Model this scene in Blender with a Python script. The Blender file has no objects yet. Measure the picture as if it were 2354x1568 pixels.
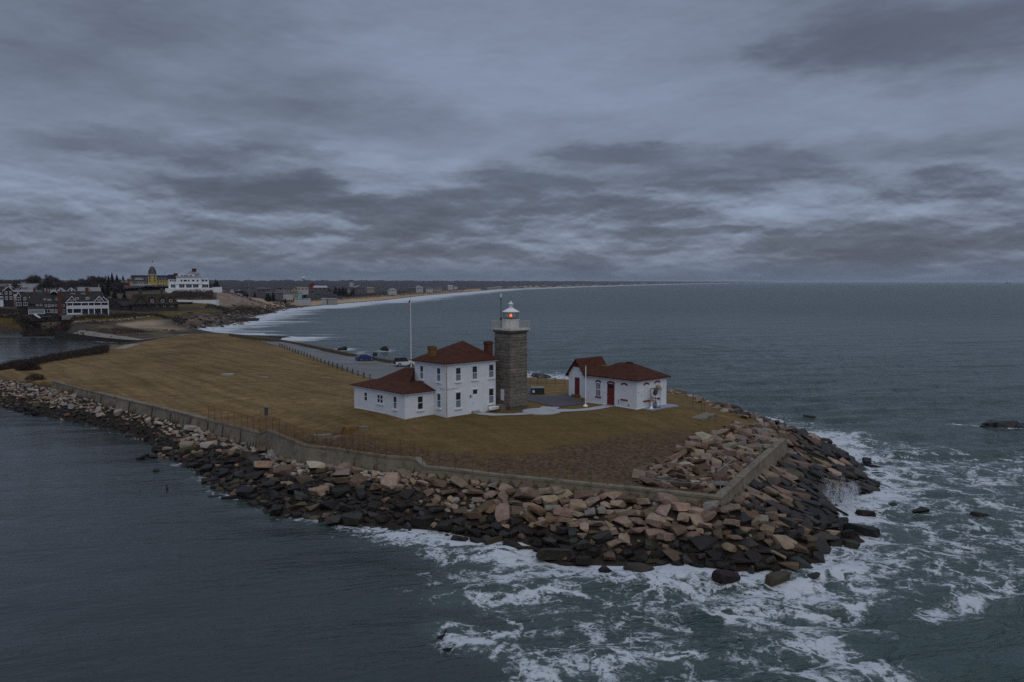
import bpy, bmesh, math, random
import numpy as np
from mathutils import Vector, Matrix
random.seed(7); RNG = np.random.default_rng(7)
S = bpy.context.scene
COL = S.collection
R = math.radians

# ------------------------------------------------------------------ camera, sky, sun, exposure
CAMH = 23.1
FPX, CXP, CYP, HORY = 1830.0, 1176.5, 784.0, 647.5      # survey scale: photo measured at 2353 px wide
PITCH = math.atan((CYP - HORY) / FPX)
cam_d = bpy.data.cameras.new('camera'); cam = bpy.data.objects.new('camera', cam_d); COL.objects.link(cam)
cam.location = (0, 0, CAMH); cam.rotation_euler = (math.pi / 2 - PITCH, 0, 0)
cam_d.lens = 28.0; cam_d.sensor_width = 36.0; cam_d.clip_start = 0.5; cam_d.clip_end = 120000
S.camera = cam
S.render.resolution_x = 1024; S.render.resolution_y = 682
S.view_settings.view_transform = 'Standard'; S.view_settings.look = 'None'
S.view_settings.gamma = 1.0; S.view_settings.exposure = -0.55
S.cycles.use_denoising = False
S.cycles.max_bounces = 6; S.cycles.volume_bounces = 0
S.cycles.sample_clamp_indirect = 4.0

SUN_EL, SUN_AZ = R(48), R(160)       # overcast: wide soft sun behind the camera, a little to the right
world = bpy.data.worlds.new('World'); S.world = world; world.use_nodes = True

class NT:
    """tiny node-tree helper"""
    def __init__(s, tree): s.t = tree; s.n = tree.nodes; s.l = tree.links
    def add(s, typ, **kw):
        nd = s.n.new(typ)
        for k, v in kw.items():
            if k == 'inp':
                for kk, vv in v.items(): s.set(nd, kk, vv)
            else: setattr(nd, k, v)
        return nd
    def set(s, nd, key, val):
        sock = nd.inputs[key]
        if isinstance(val, bpy.types.NodeSocket): s.l.new(val, sock)
        elif isinstance(val, bpy.types.Node): s.l.new(val.outputs[0], sock)
        else: sock.default_value = val
    def math(s, op, a, b=None, c=None, clamp=False):
        nd = s.n.new('ShaderNodeMath'); nd.operation = op; nd.use_clamp = clamp
        for i, v in enumerate((a, b, c)):
            if v is not None: s.set(nd, i, v)
        return nd.outputs[0]
    def vmath(s, op, a, b=None):
        nd = s.n.new('ShaderNodeVectorMath'); nd.operation = op
        s.set(nd, 0, a)
        if b is not None: s.set(nd, 1, b)
        return nd.outputs[0]
    def mix(s, f, a, b, typ='MIX'):
        nd = s.n.new('ShaderNodeMix'); nd.data_type = 'RGBA'; nd.blend_type = typ
        s.set(nd, 0, f)
        for k, v in ((6, a), (7, b)):
            s.set(nd, k, v if not isinstance(v, tuple) else (*v[:3], 1))
        return nd.outputs[2]
    def noise(s, vec, scale, detail=4, rough=.55, dist=0.0, dim='3D'):
        nd = s.n.new('ShaderNodeTexNoise'); nd.noise_dimensions = dim
        if vec is not None: s.set(nd, 'Vector', vec)
        nd.inputs['Scale'].default_value = scale; nd.inputs['Detail'].default_value = detail
        nd.inputs['Roughness'].default_value = rough; nd.inputs['Distortion'].default_value = dist
        return nd.outputs[0]
    def ramp(s, fac, stops):
        nd = s.n.new('ShaderNodeValToRGB'); s.set(nd, 0, fac)
        el = nd.color_ramp.elements
        while len(el) < len(stops): el.new(.5)
        for e, (p, c) in zip(el, stops):
            e.position = p; e.color = (*c, 1) if isinstance(c, tuple) else (c, c, c, 1)
        return nd.outputs[0]
    def maprange(s, v, a, b, c=0., d=1., smooth=True):
        nd = s.n.new('ShaderNodeMapRange'); nd.interpolation_type = 'SMOOTHSTEP' if smooth else 'LINEAR'
        s.set(nd, 0, v)
        for i, q in ((1, a), (2, b), (3, c), (4, d)): nd.inputs[i].default_value = q
        return nd.outputs[0]

def build_sky():
    t = NT(world.node_tree); t.n.clear()
    out = t.add('ShaderNodeOutputWorld'); bg = t.add('ShaderNodeBackground')
    sky = t.add('ShaderNodeTexSky', sky_type='NISHITA', sun_disc=False, sun_elevation=SUN_EL, sun_rotation=SUN_AZ)
    tc = t.add('ShaderNodeTexCoord')
    d = t.vmath('NORMALIZE', tc.outputs['Generated'])
    sep = t.add('ShaderNodeSeparateXYZ', inp={0: d})
    z = sep.outputs[2]
    zz = t.math('MAXIMUM', z, 0.0)
    den = t.math('ADD', zz, 0.09)
    u = t.math('DIVIDE', sep.outputs[0], den); v = t.math('DIVIDE', sep.outputs[1], den)
    P = t.add('ShaderNodeCombineXYZ', inp={0: u, 1: v, 2: 0.0}).outputs[0]
    Ps = t.vmath('ADD', t.vmath('MULTIPLY', P, (.60, .42, 1)), (3.7, 8.2, 0))
    big = t.noise(Ps, 1.0, 7, .55, .35)
    # heaped cloud seen from the side: azimuth and height, read twice to light the crowns and darken the bases
    az = t.math('ARCTAN2', sep.outputs[0], sep.outputs[1])
    def heap(dz, sa, se, off, det, rough):
        c = t.add('ShaderNodeCombineXYZ', inp={0: t.math('MULTIPLY', az, sa), 1: t.math('MULTIPLY', t.math('ADD', z, dz), se), 2: off})
        return t.noise(c.outputs[0], 1.0, det, rough, .25)
    h1, h2 = heap(0, 5.5, 14.5, 2.3, 8, .55), heap(.012, 5.5, 14.5, 2.3, 8, .55)
    s1, s2 = heap(0, 17., 52., 7.1, 7, .58), heap(.004, 17., 52., 7.1, 7, .58)
    relief = t.math('SUBTRACT', h1, h2); srel = t.math('SUBTRACT', s1, s2)
    # cloud masses low over the bay, their outlines torn by a warp
    wc = t.add('ShaderNodeCombineXYZ', inp={0: t.math('MULTIPLY', az, 7.), 1: t.math('MULTIPLY', z, 24.), 2: 4.4})
    wn = t.add('ShaderNodeTexNoise'); t.set(wn, 'Vector', wc.outputs[0]); wn.inputs['Scale'].default_value = 1.0; wn.inputs['Detail'].default_value = 7; wn.inputs['Roughness'].default_value = .6
    wsep = t.add('ShaderNodeSeparateColor', inp={0: wn.outputs[1]})
    azw = t.math('ADD', az, t.math('MULTIPLY', t.math('SUBTRACT', wsep.outputs[0], .5), .34))
    zw = t.math('ADD', z, t.math('MULTIPLY', t.math('SUBTRACT', wsep.outputs[1], .5), .075))
    def lobe(azd, el, wa, we, amp):
        a, e = R(azd), math.sin(R(el))
        q = t.add('ShaderNodeCombineXYZ', inp={0: t.math('MULTIPLY', t.math('SUBTRACT', azw, a), 1 / wa), 1: t.math('MULTIPLY', t.math('SUBTRACT', zw, e), 1 / we), 2: 0.})
        ln = t.add('ShaderNodeVectorMath', operation='LENGTH'); t.set(ln, 0, q.outputs[0])
        return t.maprange(ln.outputs['Value'], 0.35, 1.1, amp * (1.3 if amp > 0 else .6), 0.0)
    acc = None
    for L in LOBES:
        g = lobe(*L)
        acc = g if acc is None else t.math('ADD', acc, g)
    low = t.maprange(z, .075, .16, 1.0, .16)
    dens = t.math('ADD', t.math('ADD', t.math('MULTIPLY', t.math('SUBTRACT', big, .5), .70), .40), acc)
    dens = t.math('ADD', dens, t.math('MULTIPLY', t.math('SUBTRACT', h1, .5), t.math('MULTIPLY', low, 1.15)))
    dens = t.math('SUBTRACT', dens, t.math('MULTIPLY', relief, t.math('MULTIPLY', low, 2.1)))
    dens = t.math('SUBTRACT', dens, t.math('MULTIPLY', srel, t.math('MULTIPLY', low, 1.3)))
    dens = t.math('ADD', dens, t.math('MULTIPLY', t.math('SUBTRACT', s1, .5), t.math('MULTIPLY', low, .5)))
    dens = t.math('ADD', dens, t.maprange(z, .02, .12, .27, 0.0))
    k = .1
    def c(*a): return tuple(x / k for x in a)
    lo = t.ramp(dens, [(.0, c(.42, .52, .70)), (.27, c(.335, .405, .555)), (.50, c(.245, .293, .402)), (.70, c(.168, .197, .270)), (1.0, c(.120, .140, .194))])
    # bluish veil close to the horizon
    veil = t.maprange(z, 0.0, .034, .72, 0.0)
    lo = t.mix(veil, lo, c(.140, .190, .292))
    # overcast: brighter towards the zenith
    gain = t.maprange(z, .30, .95, 1.0, 1.9)
    gc = t.add('ShaderNodeCombineXYZ', inp={0: gain, 1: gain, 2: gain})
    lo = t.mix(1.0, lo, gc.outputs[0], 'MULTIPLY')
    col = t.mix(.95, sky.outputs[0], lo)
    t.set(bg, 'Color', col); bg.inputs['Strength'].default_value = k
    t.l.new(bg.outputs[0], out.inputs[0])
# azimuth, elevation, half width (rad), half height (sin), darker(+) / lighter(-)
LOBES = ((-17, 5.9, .17, .030, .36), (-24, 8.6, .2, .022, .18), (-5, 5.5, .17, .024, .30), (1, 7.2, .17, .024, .25), (8, 9.0, .12, .02, .22), (-15.5, 9.0, .07, .022, .15), (16.5, 7.4, .15, .03, .22), (9, 5.6, .14, .016, .24),
         (28, 6.0, .10, .018, .26), (27, 8.3, .1, .02, .12), (28, 15, .22, .06, .24), (-13, 3.6, .26, .014, .2), (-3, 4.2, .14, .012, .18), (-6, 1.9, .9, .010, .10), (24, 2.6, .3, .012, .14), (13, 3.6, .07, .01, .18), (-22, 13, .3, .06, .10),
         (-22, 17, .25, .05, .10), (-10, 11, .3, .03, .10), (2, 14, .4, .07, -.16), (15, 12, .25, .05, -.14), (-19, 14.5, .12, .04, -.12), (-19, 9.2, .06, .012, -.20), (-7.5, 8.3, .10, .012, -.22), (-10.5, 6.2, .06, .018, -.30), (-17, 3.9, .2, .01, -.24), (21, 4.6, .22, .014, -.14), (-12, 2.9, .12, .008, -.2), (4, 2.4, .2, .008, -.22), (-24, 2.0, .12, .008, -.26), (4, 4.6, .07, .01, -.16), (23, 8.6, .08, .02, -.12))
build_sky()
sun_d = bpy.data.lights.new('sun', 'SUN'); sun_o = bpy.data.objects.new('sun', sun_d); COL.objects.link(sun_o)
sun_d.energy = 1.0; sun_d.angle = R(60); sun_d.color = (1, .91, .79)
sun_o.rotation_euler = (math.pi / 2 - SUN_EL, 0, math.pi - SUN_AZ + 0.0)

# ------------------------------------------------------------------ survey helpers
def ray(px, py):
    rx = (px - CXP) / FPX; ry = -(py - CYP) / FPX
    return np.array([rx, math.cos(PITCH) + ry * math.sin(PITCH), -math.sin(PITCH) + ry * math.cos(PITCH)])
def at(px, py, z=0.0):
    d = ray(px, py); t = (z - CAMH) / d[2]
    return np.array([d[0] * t, d[1] * t, z])
def atd(px, py, D):
    d = ray(px, py); t = D / d[1]
    return np.array([d[0] * t, D, CAMH + d[2] * t])
def proj(p):
    p = np.asarray(p, float); dz = p[..., 2] - CAMH
    d = p[..., 1] * math.cos(PITCH) - dz * math.sin(PITCH); v = p[..., 1] * math.sin(PITCH) + dz * math.cos(PITCH)
    return np.stack([CXP + FPX * p[..., 0] / d, CYP - FPX * v / d], -1), d
def inside(poly, x, y):
    poly = np.asarray(poly)[:, :2]; r = np.zeros(np.shape(x), bool)
    for (x1, y1), (x2, y2) in zip(poly, np.roll(poly, -1, 0)):
        c = ((y1 > y) != (y2 > y))
        if abs(y2 - y1) > 1e-12: r ^= c & (x < (x2 - x1) * (y - y1) / (y2 - y1) + x1)
    return r
def dist(line, x, y, closed=True, vals=None):
    line = np.asarray(line, float); P = line[:, :2]; n = len(P)
    best = np.full(np.shape(x), 1e12); bv = np.zeros(np.shape(x))
    for i in range(n if closed else n - 1):
        a, b = P[i], P[(i + 1) % n]; ab = b - a; L = ab @ ab + 1e-12
        t = np.clip(((x - a[0]) * ab[0] + (y - a[1]) * ab[1]) / L, 0, 1)
        dd = (x - a[0] - t * ab[0]) ** 2 + (y - a[1] - t * ab[1]) ** 2
        m = dd < best; best = np.where(m, dd, best)
        if vals is not None: bv = np.where(m, vals[i] * (1 - t) + vals[(i + 1) % n] * t, bv)
    best = np.sqrt(best)
    return (best, bv) if vals is not None else best
class TPS:
    def __init__(s, pts, lam=1e-3):
        p = np.asarray(pts, float); s.xy = p[:, :2] / 50.; n = len(p)
        K = s.k(s.xy, s.xy) + lam * np.eye(n); Q = np.c_[np.ones(n), s.xy]
        A = np.block([[K, Q], [Q.T, np.zeros((3, 3))]])
        s.w = np.linalg.solve(A, np.r_[p[:, 2], 0, 0, 0])
    def k(s, a, b):
        r2 = ((a[:, None] - b[None]) ** 2).sum(-1)
        return np.where(r2 > 1e-12, r2 * np.log(r2 + 1e-12) * .5, 0)
    def __call__(s, x, y):
        sh = np.shape(x); q = np.stack([np.ravel(x), np.ravel(y)], -1) / 50.
        o = np.empty(len(q))
        for i in range(0, len(q), 20000):
            b = q[i:i + 20000]; o[i:i + 20000] = s.k(b, s.xy) @ s.w[:-3] + s.w[-3] + b @ s.w[-2:]
        return o.reshape(sh)
def vnoise(x, y, seed=0):
    """value noise, vectorised"""
    xi = np.floor(x).astype(np.int64); yi = np.floor(y).astype(np.int64); fx = x - xi; fy = y - yi
    fx = fx * fx * (3 - 2 * fx); fy = fy * fy * (3 - 2 * fy)
    def h(a, b):
        n = (a * 374761393 + b * 668265263 + seed * 1442695041) & 0xffffffff
        n = ((n ^ (n >> 13)) * 1274126177) & 0xffffffff
        return ((n ^ (n >> 16)) & 0xffff) / 65535.
    return (h(xi, yi) * (1 - fx) + h(xi + 1, yi) * fx) * (1 - fy) + (h(xi, yi + 1) * (1 - fx) + h(xi + 1, yi + 1) * fx) * fy
def fbm(x, y, seed=0, oct=4):
    a = 0; w = .5; f = 1.
    for i in range(oct): a = a + w * vnoise(x * f, y * f, seed + i); w *= .5; f *= 2.03
    return a

# ------------------------------------------------------------------ objects and meshes
def np_mesh(name, V, F, smooth=True):
    me = bpy.data.meshes.new(name); V = np.asarray(V, np.float32); F = np.asarray(F, np.int32)
    k = F.shape[1]
    me.vertices.add(len(V)); me.vertices.foreach_set('co', V.ravel())
    me.loops.add(F.size); me.loops.foreach_set('vertex_index', F.ravel())
    me.polygons.add(len(F)); me.polygons.foreach_set('loop_start', np.arange(0, F.size, k, dtype=np.int32))
    me.update(calc_edges=True)
    me.polygons.foreach_set('use_smooth', np.full(len(F), smooth))
    return me
def link(name, me, m=None, parent=None, loc=None):
    o = bpy.data.objects.new(name, me); COL.objects.link(o)
    if m is not None and me is not None and not me.materials: me.materials.append(m)
    if parent is not None: o.parent = parent
    if loc is not None: o.location = loc
    return o
def tag(o, label=None, cat=None, group=None, kind=None):
    if label: o['label'] = label
    if cat: o['category'] = cat
    if group: o['group'] = group
    if kind: o['kind'] = kind
    return o
def empty(name, loc, rz=0.0):
    o = bpy.data.objects.new(name, None); COL.objects.link(o); o.location = [float(v) for v in loc]; o.rotation_euler = (0, 0, rz)
    o.empty_display_size = .3
    return o
def copy_tree(o, parent=None):
    c = o.copy(); COL.objects.link(c)
    if parent is not None: c.parent = parent
    for ch in list(o.children): copy_tree(ch, c)
    return c
class MB:
    """collects boxes, tubes, prisms; build() links them as one mesh object. F = (origin, right, out, up) facade frame"""
    def __init__(s, F=None): s.v = []; s.f = []; s.F = F
    def P(s, p):
        if s.F is None: return tuple(map(float, p))
        o, a, b, c = s.F
        return tuple(float(o[i] + a[i] * p[0] + b[i] * p[1] + c[i] * p[2]) for i in range(3))
    def add(s, vs, fs):
        n = len(s.v); s.v += [s.P(p) for p in vs]; s.f += [tuple(i + n for i in f) for f in fs]
    def box(s, x0, x1, y0, y1, z0, z1):
        s.add([(x0, y0, z0), (x1, y0, z0), (x1, y1, z0), (x0, y1, z0), (x0, y0, z1), (x1, y0, z1), (x1, y1, z1), (x0, y1, z1)],
              [(0, 3, 2, 1), (4, 5, 6, 7), (0, 1, 5, 4), (1, 2, 6, 5), (2, 3, 7, 6), (3, 0, 4, 7)])
        return s
    def loft(s, rings, cap=True):
        n = len(rings[0]); vs = [p for r in rings for p in r]; fs = []
        for i in range(len(rings) - 1):
            for j in range(n):
                k = (j + 1) % n; fs.append((i * n + j, i * n + k, i * n + n + k, i * n + n + j))
        if cap: fs += [tuple(range(n))[::-1], tuple((len(rings) - 1) * n + j for j in range(n))]
        s.add(vs, fs); return s
    def prism(s, poly, z0, z1): return s.loft([[(x, y, z0) for x, y in poly], [(x, y, z1) for x, y in poly]])
    def tube(s, p, q, r, r2=None, n=8):
        p, q = Vector(p), Vector(q); d = (q - p).normalized(); a = d.orthogonal().normalized(); b = d.cross(a); r2 = r if r2 is None else r2
        ring = lambda c, rr: [tuple(c + a * (rr * math.cos(2 * math.pi * i / n)) + b * (rr * math.sin(2 * math.pi * i / n))) for i in range(n)]
        return s.loft([ring(p, r), ring(q, r2)])
    def lathe(s, prof, c=(0, 0, 0), n=16, ph=0.0):
        return s.loft([[(c[0] + r * math.cos(2 * math.pi * i / n + ph), c[1] + r * math.sin(2 * math.pi * i / n + ph), c[2] + z) for i in range(n)] for r, z in prof])
    def hull(s, pts):
        bm = bmesh.new(); [bm.verts.new(p) for p in pts]; bmesh.ops.convex_hull(bm, input=bm.verts)
        for v in [v for v in bm.verts if not v.link_faces]: bm.verts.remove(v)
        bm.verts.index_update()
        s.add([tuple(v.co) for v in bm.verts], [tuple(v.index for v in f.verts) for f in bm.faces]); bm.free(); return s
    def build(s, name, m, parent=None, bevel=0, smooth=False, loc=None):
        me = bpy.data.meshes.new(name); me.from_pydata(s.v, [], s.f); 
        bm = bmesh.new(); bm.from_mesh(me)
        bmesh.ops.recalc_face_normals(bm, faces=bm.faces)
        if bevel: bmesh.ops.bevel(bm, geom=list(bm.edges), offset=bevel, segments=1, affect='EDGES')
        bm.to_mesh(me); bm.free()
        if smooth:
            me.polygons.foreach_set('use_smooth', [True] * len(me.polygons))
        return link(name, me, m, parent, loc)

# ------------------------------------------------------------------ materials
MATS = {}
def mat(name, col, rough=.8, var=.18, scale=1.2, col2=None, bump=0.0, bscale=12., metal=0.0, streak=None, spec=.3):
    """procedural surface: base colour broken up by two octaves of noise, optional second colour patches, bump and streak lines"""
    if name in MATS: return MATS[name]
    m = bpy.data.materials.new(name); m.use_nodes = True; t = NT(m.node_tree)
    b = m.node_tree.nodes['Principled BSDF']
    tc = t.add('ShaderNodeTexCoord'); P = tc.outputs['Object']
    n1 = t.noise(P, scale, 6, .6); n2 = t.noise(P, scale * 7.3, 4, .6)
    f = t.math('ADD', t.math('MULTIPLY', n1, .65), t.math('MULTIPLY', n2, .35))
    lo = tuple(c * (1 - var * 1.6) for c in col); hi = tuple(min(1, c * (1 + var * 1.6)) for c in col)
    c = t.ramp(f, [(.25, lo), (.75, hi)])
    if col2 is not None:
        c = t.mix(t.ramp(t.noise(P, scale * 1.7, 6, .65, .6), [(.5, 0.), (.66, 1.)]), c, tuple(col2))
    if streak is not None:                         # (vector scale, amount): courses, boards, shingle rows
        sv, amt = streak
        sn = t.noise(t.vmath('MULTIPLY', P, sv), 1.0, 3, .6)
        c = t.mix(1.0, c, t.ramp(sn, [(.3, 1 - amt), (.7, 1 + amt * .4)]), 'MULTIPLY')
    t.set(b, 'Base Color', c); b.inputs['Roughness'].default_value = rough; b.inputs['Metallic'].default_value = metal
    b.inputs['Specular IOR Level'].default_value = spec
    if bump:
        bp = t.add('ShaderNodeBump', inp={'Strength': min(1., bump), 'Distance': .05, 'Height': t.noise(P, bscale, 5, .65)})
        t.set(b, 'Normal', bp.outputs[0])
    MATS[name] = m; return m
def glass_mat():
    m = mat('window_glass', (.022, .026, .032), .12, .3, 2.0, spec=.5); return m
M_white = mat('white_paint', (.70, .73, .76), .7, .08, .9, streak=((.6, .6, 14.), .07), bump=.15)
M_trim = mat('white_trim', (.74, .76, .79), .55, .04, 3.0)
M_roof = mat('red_shingle', (.074, .028, .0175), .92, .26, 1.5, streak=((.8, .8, 30.), .28), bump=.3, bscale=25, spec=.12)
M_redp = mat('red_brown_paint', (.155, .022, .02), .6, .15)
M_granite = mat('weathered_granite', (.205, .182, .152), .95, .3, 1.4, col2=(.13, .113, .093), bump=.5, bscale=8, streak=((.35, .35, 3.1), .5))
M_glass = glass_mat()
M_blind = mat('window_blind', (.16, .2, .22), .8, .1)
M_brick = mat('old_brick', (.10, .035, .022), .9, .3, 3., bump=.3)
M_lichen = mat('lichen_brick', (.17, .095, .03), .9, .35, 3., bump=.3, col2=(.08, .045, .02))
M_rust = mat('rusty_iron', (.15, .065, .028), .85, .35, 5.)
M_conc = mat('old_concrete', (.20, .172, .124), .95, .16, .5, col2=(.105, .088, .058), bump=.35, bscale=6, streak=((.8, .8, .10), .22))
M_concl = mat('pale_concrete', (.29, .285, .265), .9, .12, .8, bump=.2)
M_path = mat('concrete_path', (.36, .37, .37), .9, .12, .6)
M_asph = mat('asphalt', (.075, .07, .076), .92, .18, .5)
M_lot = mat('worn_asphalt', (.165, .165, .165), .92, .16, .12, streak=((.10, .4, 1.), .3))
M_galv = mat('galvanised_steel', (.30, .32, .34), .45, .15, 6., metal=.5)
M_black = mat('black_rubber', (.012, .012, .013), .7, .2)
M_dgrey = mat('dark_grey_metal', (.06, .06, .065), .5, .2)
M_wood = mat('grey_wood', (.085, .075, .062), .9, .25, 4.)
M_lantern = mat('lantern_paint', (.70, .72, .68), .5, .08, 4., col2=(.55, .50, .36))
M_rail = mat('rusty_white_rail', (.50, .48, .43), .7, .2, 6., col2=(.24, .15, .09))
M_dark = mat('dark_shingle', (.034, .029, .028), .9, .3, .6, streak=((.5, .5, 6.), .3))
M_droof = mat('grey_shingle_roof', (.042, .037, .034), .95, .25, .5, streak=((.5, .5, 5.), .3), spec=.1)
M_dkroof = mat('dark_slate_roof', (.026, .024, .026), .95, .25, .5, spec=.1)
M_groof = mat('pale_grey_roof', (.22, .215, .225), .9, .12, .3)
M_fwhite = mat('far_white', (.66, .68, .71), .7, .06, .3)
M_bwhite = mat('bay_white', (.36, .37, .39), .8, .1, .3)
M_fcream = mat('far_cream', (.44, .42, .36), .8, .1, .3)
M_ftan = mat('far_tan', (.24, .19, .12), .8, .15, .3)
M_fgrey = mat('far_grey', (.2, .2, .205), .8, .12, .3)
M_yellow = mat('yellow_clapboard', (.42, .31, .07), .75, .08, .3)
M_stone = mat('dark_stone', (.055, .048, .042), .95, .4, .5)
M_trail = mat('sand_track', (.25, .225, .19), .95, .12, .2)

# ------------------------------------------------------------------ headland terrain
WALLPX = [(120, 876, 4.6, 3.3), (250, 909, 4.6, 3.3), (402, 945, 4.6, 3.2), (479, 965, 4.6, 3.0), (556, 983, 4.5, 2.6), (597, 995.5, 4.4, 2.5),
          (612, 988, 5.0, 2.5), (658, 1006, 4.8, 2.5), (697, 1021.7, 4.6, 2.5), (761, 1029, 4.6, 2.5), (889, 1048.6, 4.6, 2.9), (953, 1053.7, 4.6, 3.1),
          (971, 1071.6, 4.1, 3.1), (1200, 1097, 4.1, 3.1), (1436, 1120, 4.1, 3.2), (1659, 1143, 4.1, 3.3), (1729, 1078, 4.1, 2.7), (1807, 1007.6, 4.1, 2.2)]
WALL = np.array([at(a, b, c) for a, b, c, f in WALLPX]); WALLFOOT = [w[3] for w in WALLPX]
LOTPX = [(908.5, 828.7, 5.3), (821, 814.6, 5.1), (692, 787.7, 4.9), (639.5, 780, 4.8), (530.6, 767, 4.7)]
LOTW = np.array([at(*p) for p in LOTPX])
BACK = [(34.5, 104, 3.9), (31.5, 113, 4.6), (28, 122, 5.4), (24, 131, 5.9), (12, 138, 6.0), (0, 143, 5.9), (-8, 152, 5.2), (-14, 164, 4.9)]
LEFT = [(-106, 300, 3.6), (-124, 300, 3.4), (-124, 258, 3.0), (-125, 240, 3.2), (-116, 210, 3.4), (-112, 186, 3.9), (-112, 176, 3.7), (-112, 160, 3.7), (-96, 153, 4.0)]
LPOLY = np.vstack([WALL, BACK, LOTW + [0, 0, -.6], LEFT])
LFOOT = WALLFOOT + [p[2] - .25 for p in BACK] + [3.3] * len(LOTW) + [p[2] - .1 for p in LEFT]
WATPX = [(0, 935), (60, 950), (150, 965), (250, 985), (330, 1010), (385, 1050), (440, 1075), (480, 1105), (530, 1140), (600, 1165), (640, 1185), (720, 1190), (800, 1205), (900, 1215),
         (1000, 1228), (1080, 1240), (1180, 1255), (1300, 1280), (1400, 1278), (1500, 1287), (1600, 1300), (1700, 1308), (1790, 1310), (1860, 1290), (1915, 1250), (1934, 1212), (1925, 1172),
         (1960, 1150), (2012, 1121), (1981, 1078), (1945, 1050), (1905, 1028), (1850, 1005), (1796, 991), (1729, 976)]
WPOLY = np.vstack([np.array([at(a, b, 0) for a, b in WATPX]), [(37.5, 131, 0), (33, 139, 0), (20, 147, 0), (2, 152, 0), (-4, 160, 0), (-9, 170, 0)],
                   LOTW * [1, 1, 0] + [4.5, 3.0, 0], [(-93, 312, 0), (-93, 335, 0), (-160, 335, 0), (-148, 300, 0), (-134, 262, 0), (-133, 240, 0), (-127, 212, 0), (-124, 186, 0), (-126, 160, 0), (-112, 152, 0)]])
LAWNPX = [(930, 962, 6.6), (814, 938, 6.6), (1025, 958, 6.6), (1172, 945, 6.6), (1080, 944, 6.6), (1463, 942, 6.6), (1531, 930, 6.6), (1350, 925, 6.6), (1305, 906, 6.6), (1260, 940, 6.6),
          (700, 985, 5.4), (800, 1000, 5.5), (950, 1020, 5.2), (1150, 1000, 6.0), (1300, 1045, 5.0), (1420, 1030, 5.2), (1480, 1005, 5.7), (1560, 1000, 5.5), (1640, 982, 5.4), (1670, 966, 5.3),
          (1480, 1088, 4.3), (1560, 1060, 4.5), (1660, 1100, 3.95), (1720, 1030, 4.0), (1760, 1000, 4.0), (1300, 1095, 4.15),
          (200, 885, 4.75), (300, 850, 4.9), (500, 850, 5.2), (700, 900, 5.9), (620, 930, 5.4), (600, 820, 5.3), (500, 781, 6.3), (450, 795, 5.3), (390, 796, 4.2), (330, 800, 3.7), (250, 800, 3.5), (180, 820, 3.9),
          (560, 786, 5.6), (600, 790, 5.0), (95, 840, 4.0), (40, 850, 3.8), (692, 792, 4.2), (821, 820, 4.7), (908, 836, 5.0), (858, 870, 5.4), (740, 830, 4.8), (640, 793, 4.4), (1215, 885, 6.2), (1300, 888, 6.2)]
lawn_pts = [tuple(at(*p)) for p in LAWNPX] + [tuple(p + [0, 0, -.16]) for p in WALL] + BACK + [tuple(p + [0, 0, -.75]) for p in LOTW] + LEFT + \
           [(-87, 262, 3.6), (-75, 268, 4.0), (-105, 275, 3.5), (-118, 330, 3.2), (-150, 330, 3), (60, 60, 3.5), (60, 140, 4), (-60, 60, 4), (-140, 120, 3.5), (12, 112, 6.55), (20, 118, 6.4), (0, 118, 6.55), (-8, 108, 6.6), (-4, 104, 6.6)]
LAWN = TPS(lawn_pts, 2e-3)
def ground(x, y, detail=True):
    """height of the headland at x, y"""
    x = np.asarray(x, float); y = np.asarray(y, float)
    dl, foot = dist(LPOLY, x, y, vals=LFOOT); il = inside(LPOLY, x, y) & (dl > .12)
    dw = dist(WPOLY, x, y); iw = inside(WPOLY, x, y)
    zl = LAWN(x, y) + (fbm(x / 7., y / 7., 3) - .47) * .22
    zs = foot * (dw / (dw + dl + 1e-6)) ** .85
    zo = -np.minimum(.22 * dw, 2.5) - .05
    return np.where(il, zl, np.where(iw, zs, zo))
def ground_at(px, py, z0=5.0):
    z = z0
    for i in range(25):
        p = at(px, py, z); z = .5 * z + .5 * float(ground(p[0:1], p[1:2])[0])
    p = at(px, py, z); return Vector(p)
def gz(x, y): return float(ground(np.array([x]), np.array([y]))[0])

def grid_mesh(name, xs, ys, zf, keep=None):
    X, Y = np.meshgrid(xs, ys); Z = zf(X, Y); nx, ny = len(xs), len(ys)
    V = np.stack([X, Y, Z], -1).reshape(-1, 3)
    i = (np.arange(ny - 1)[:, None] * nx + np.arange(nx - 1)[None]).ravel()
    F = np.stack([i, i + 1, i + nx + 1, i + nx], -1)
    if keep is not None:
        k = keep(X, Y).ravel(); F = F[k[F].any(1)]
        u = np.unique(F); mp = np.zeros(len(V), int); mp[u] = np.arange(len(u)); V = V[u]; F = mp[F]
    return np_mesh(name, V, F)
def nrm_attr(me, name, vals):
    a = me.attributes.new(name, 'FLOAT', 'POINT'); a.data.foreach_set('value', np.asarray(vals, np.float32))

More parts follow.
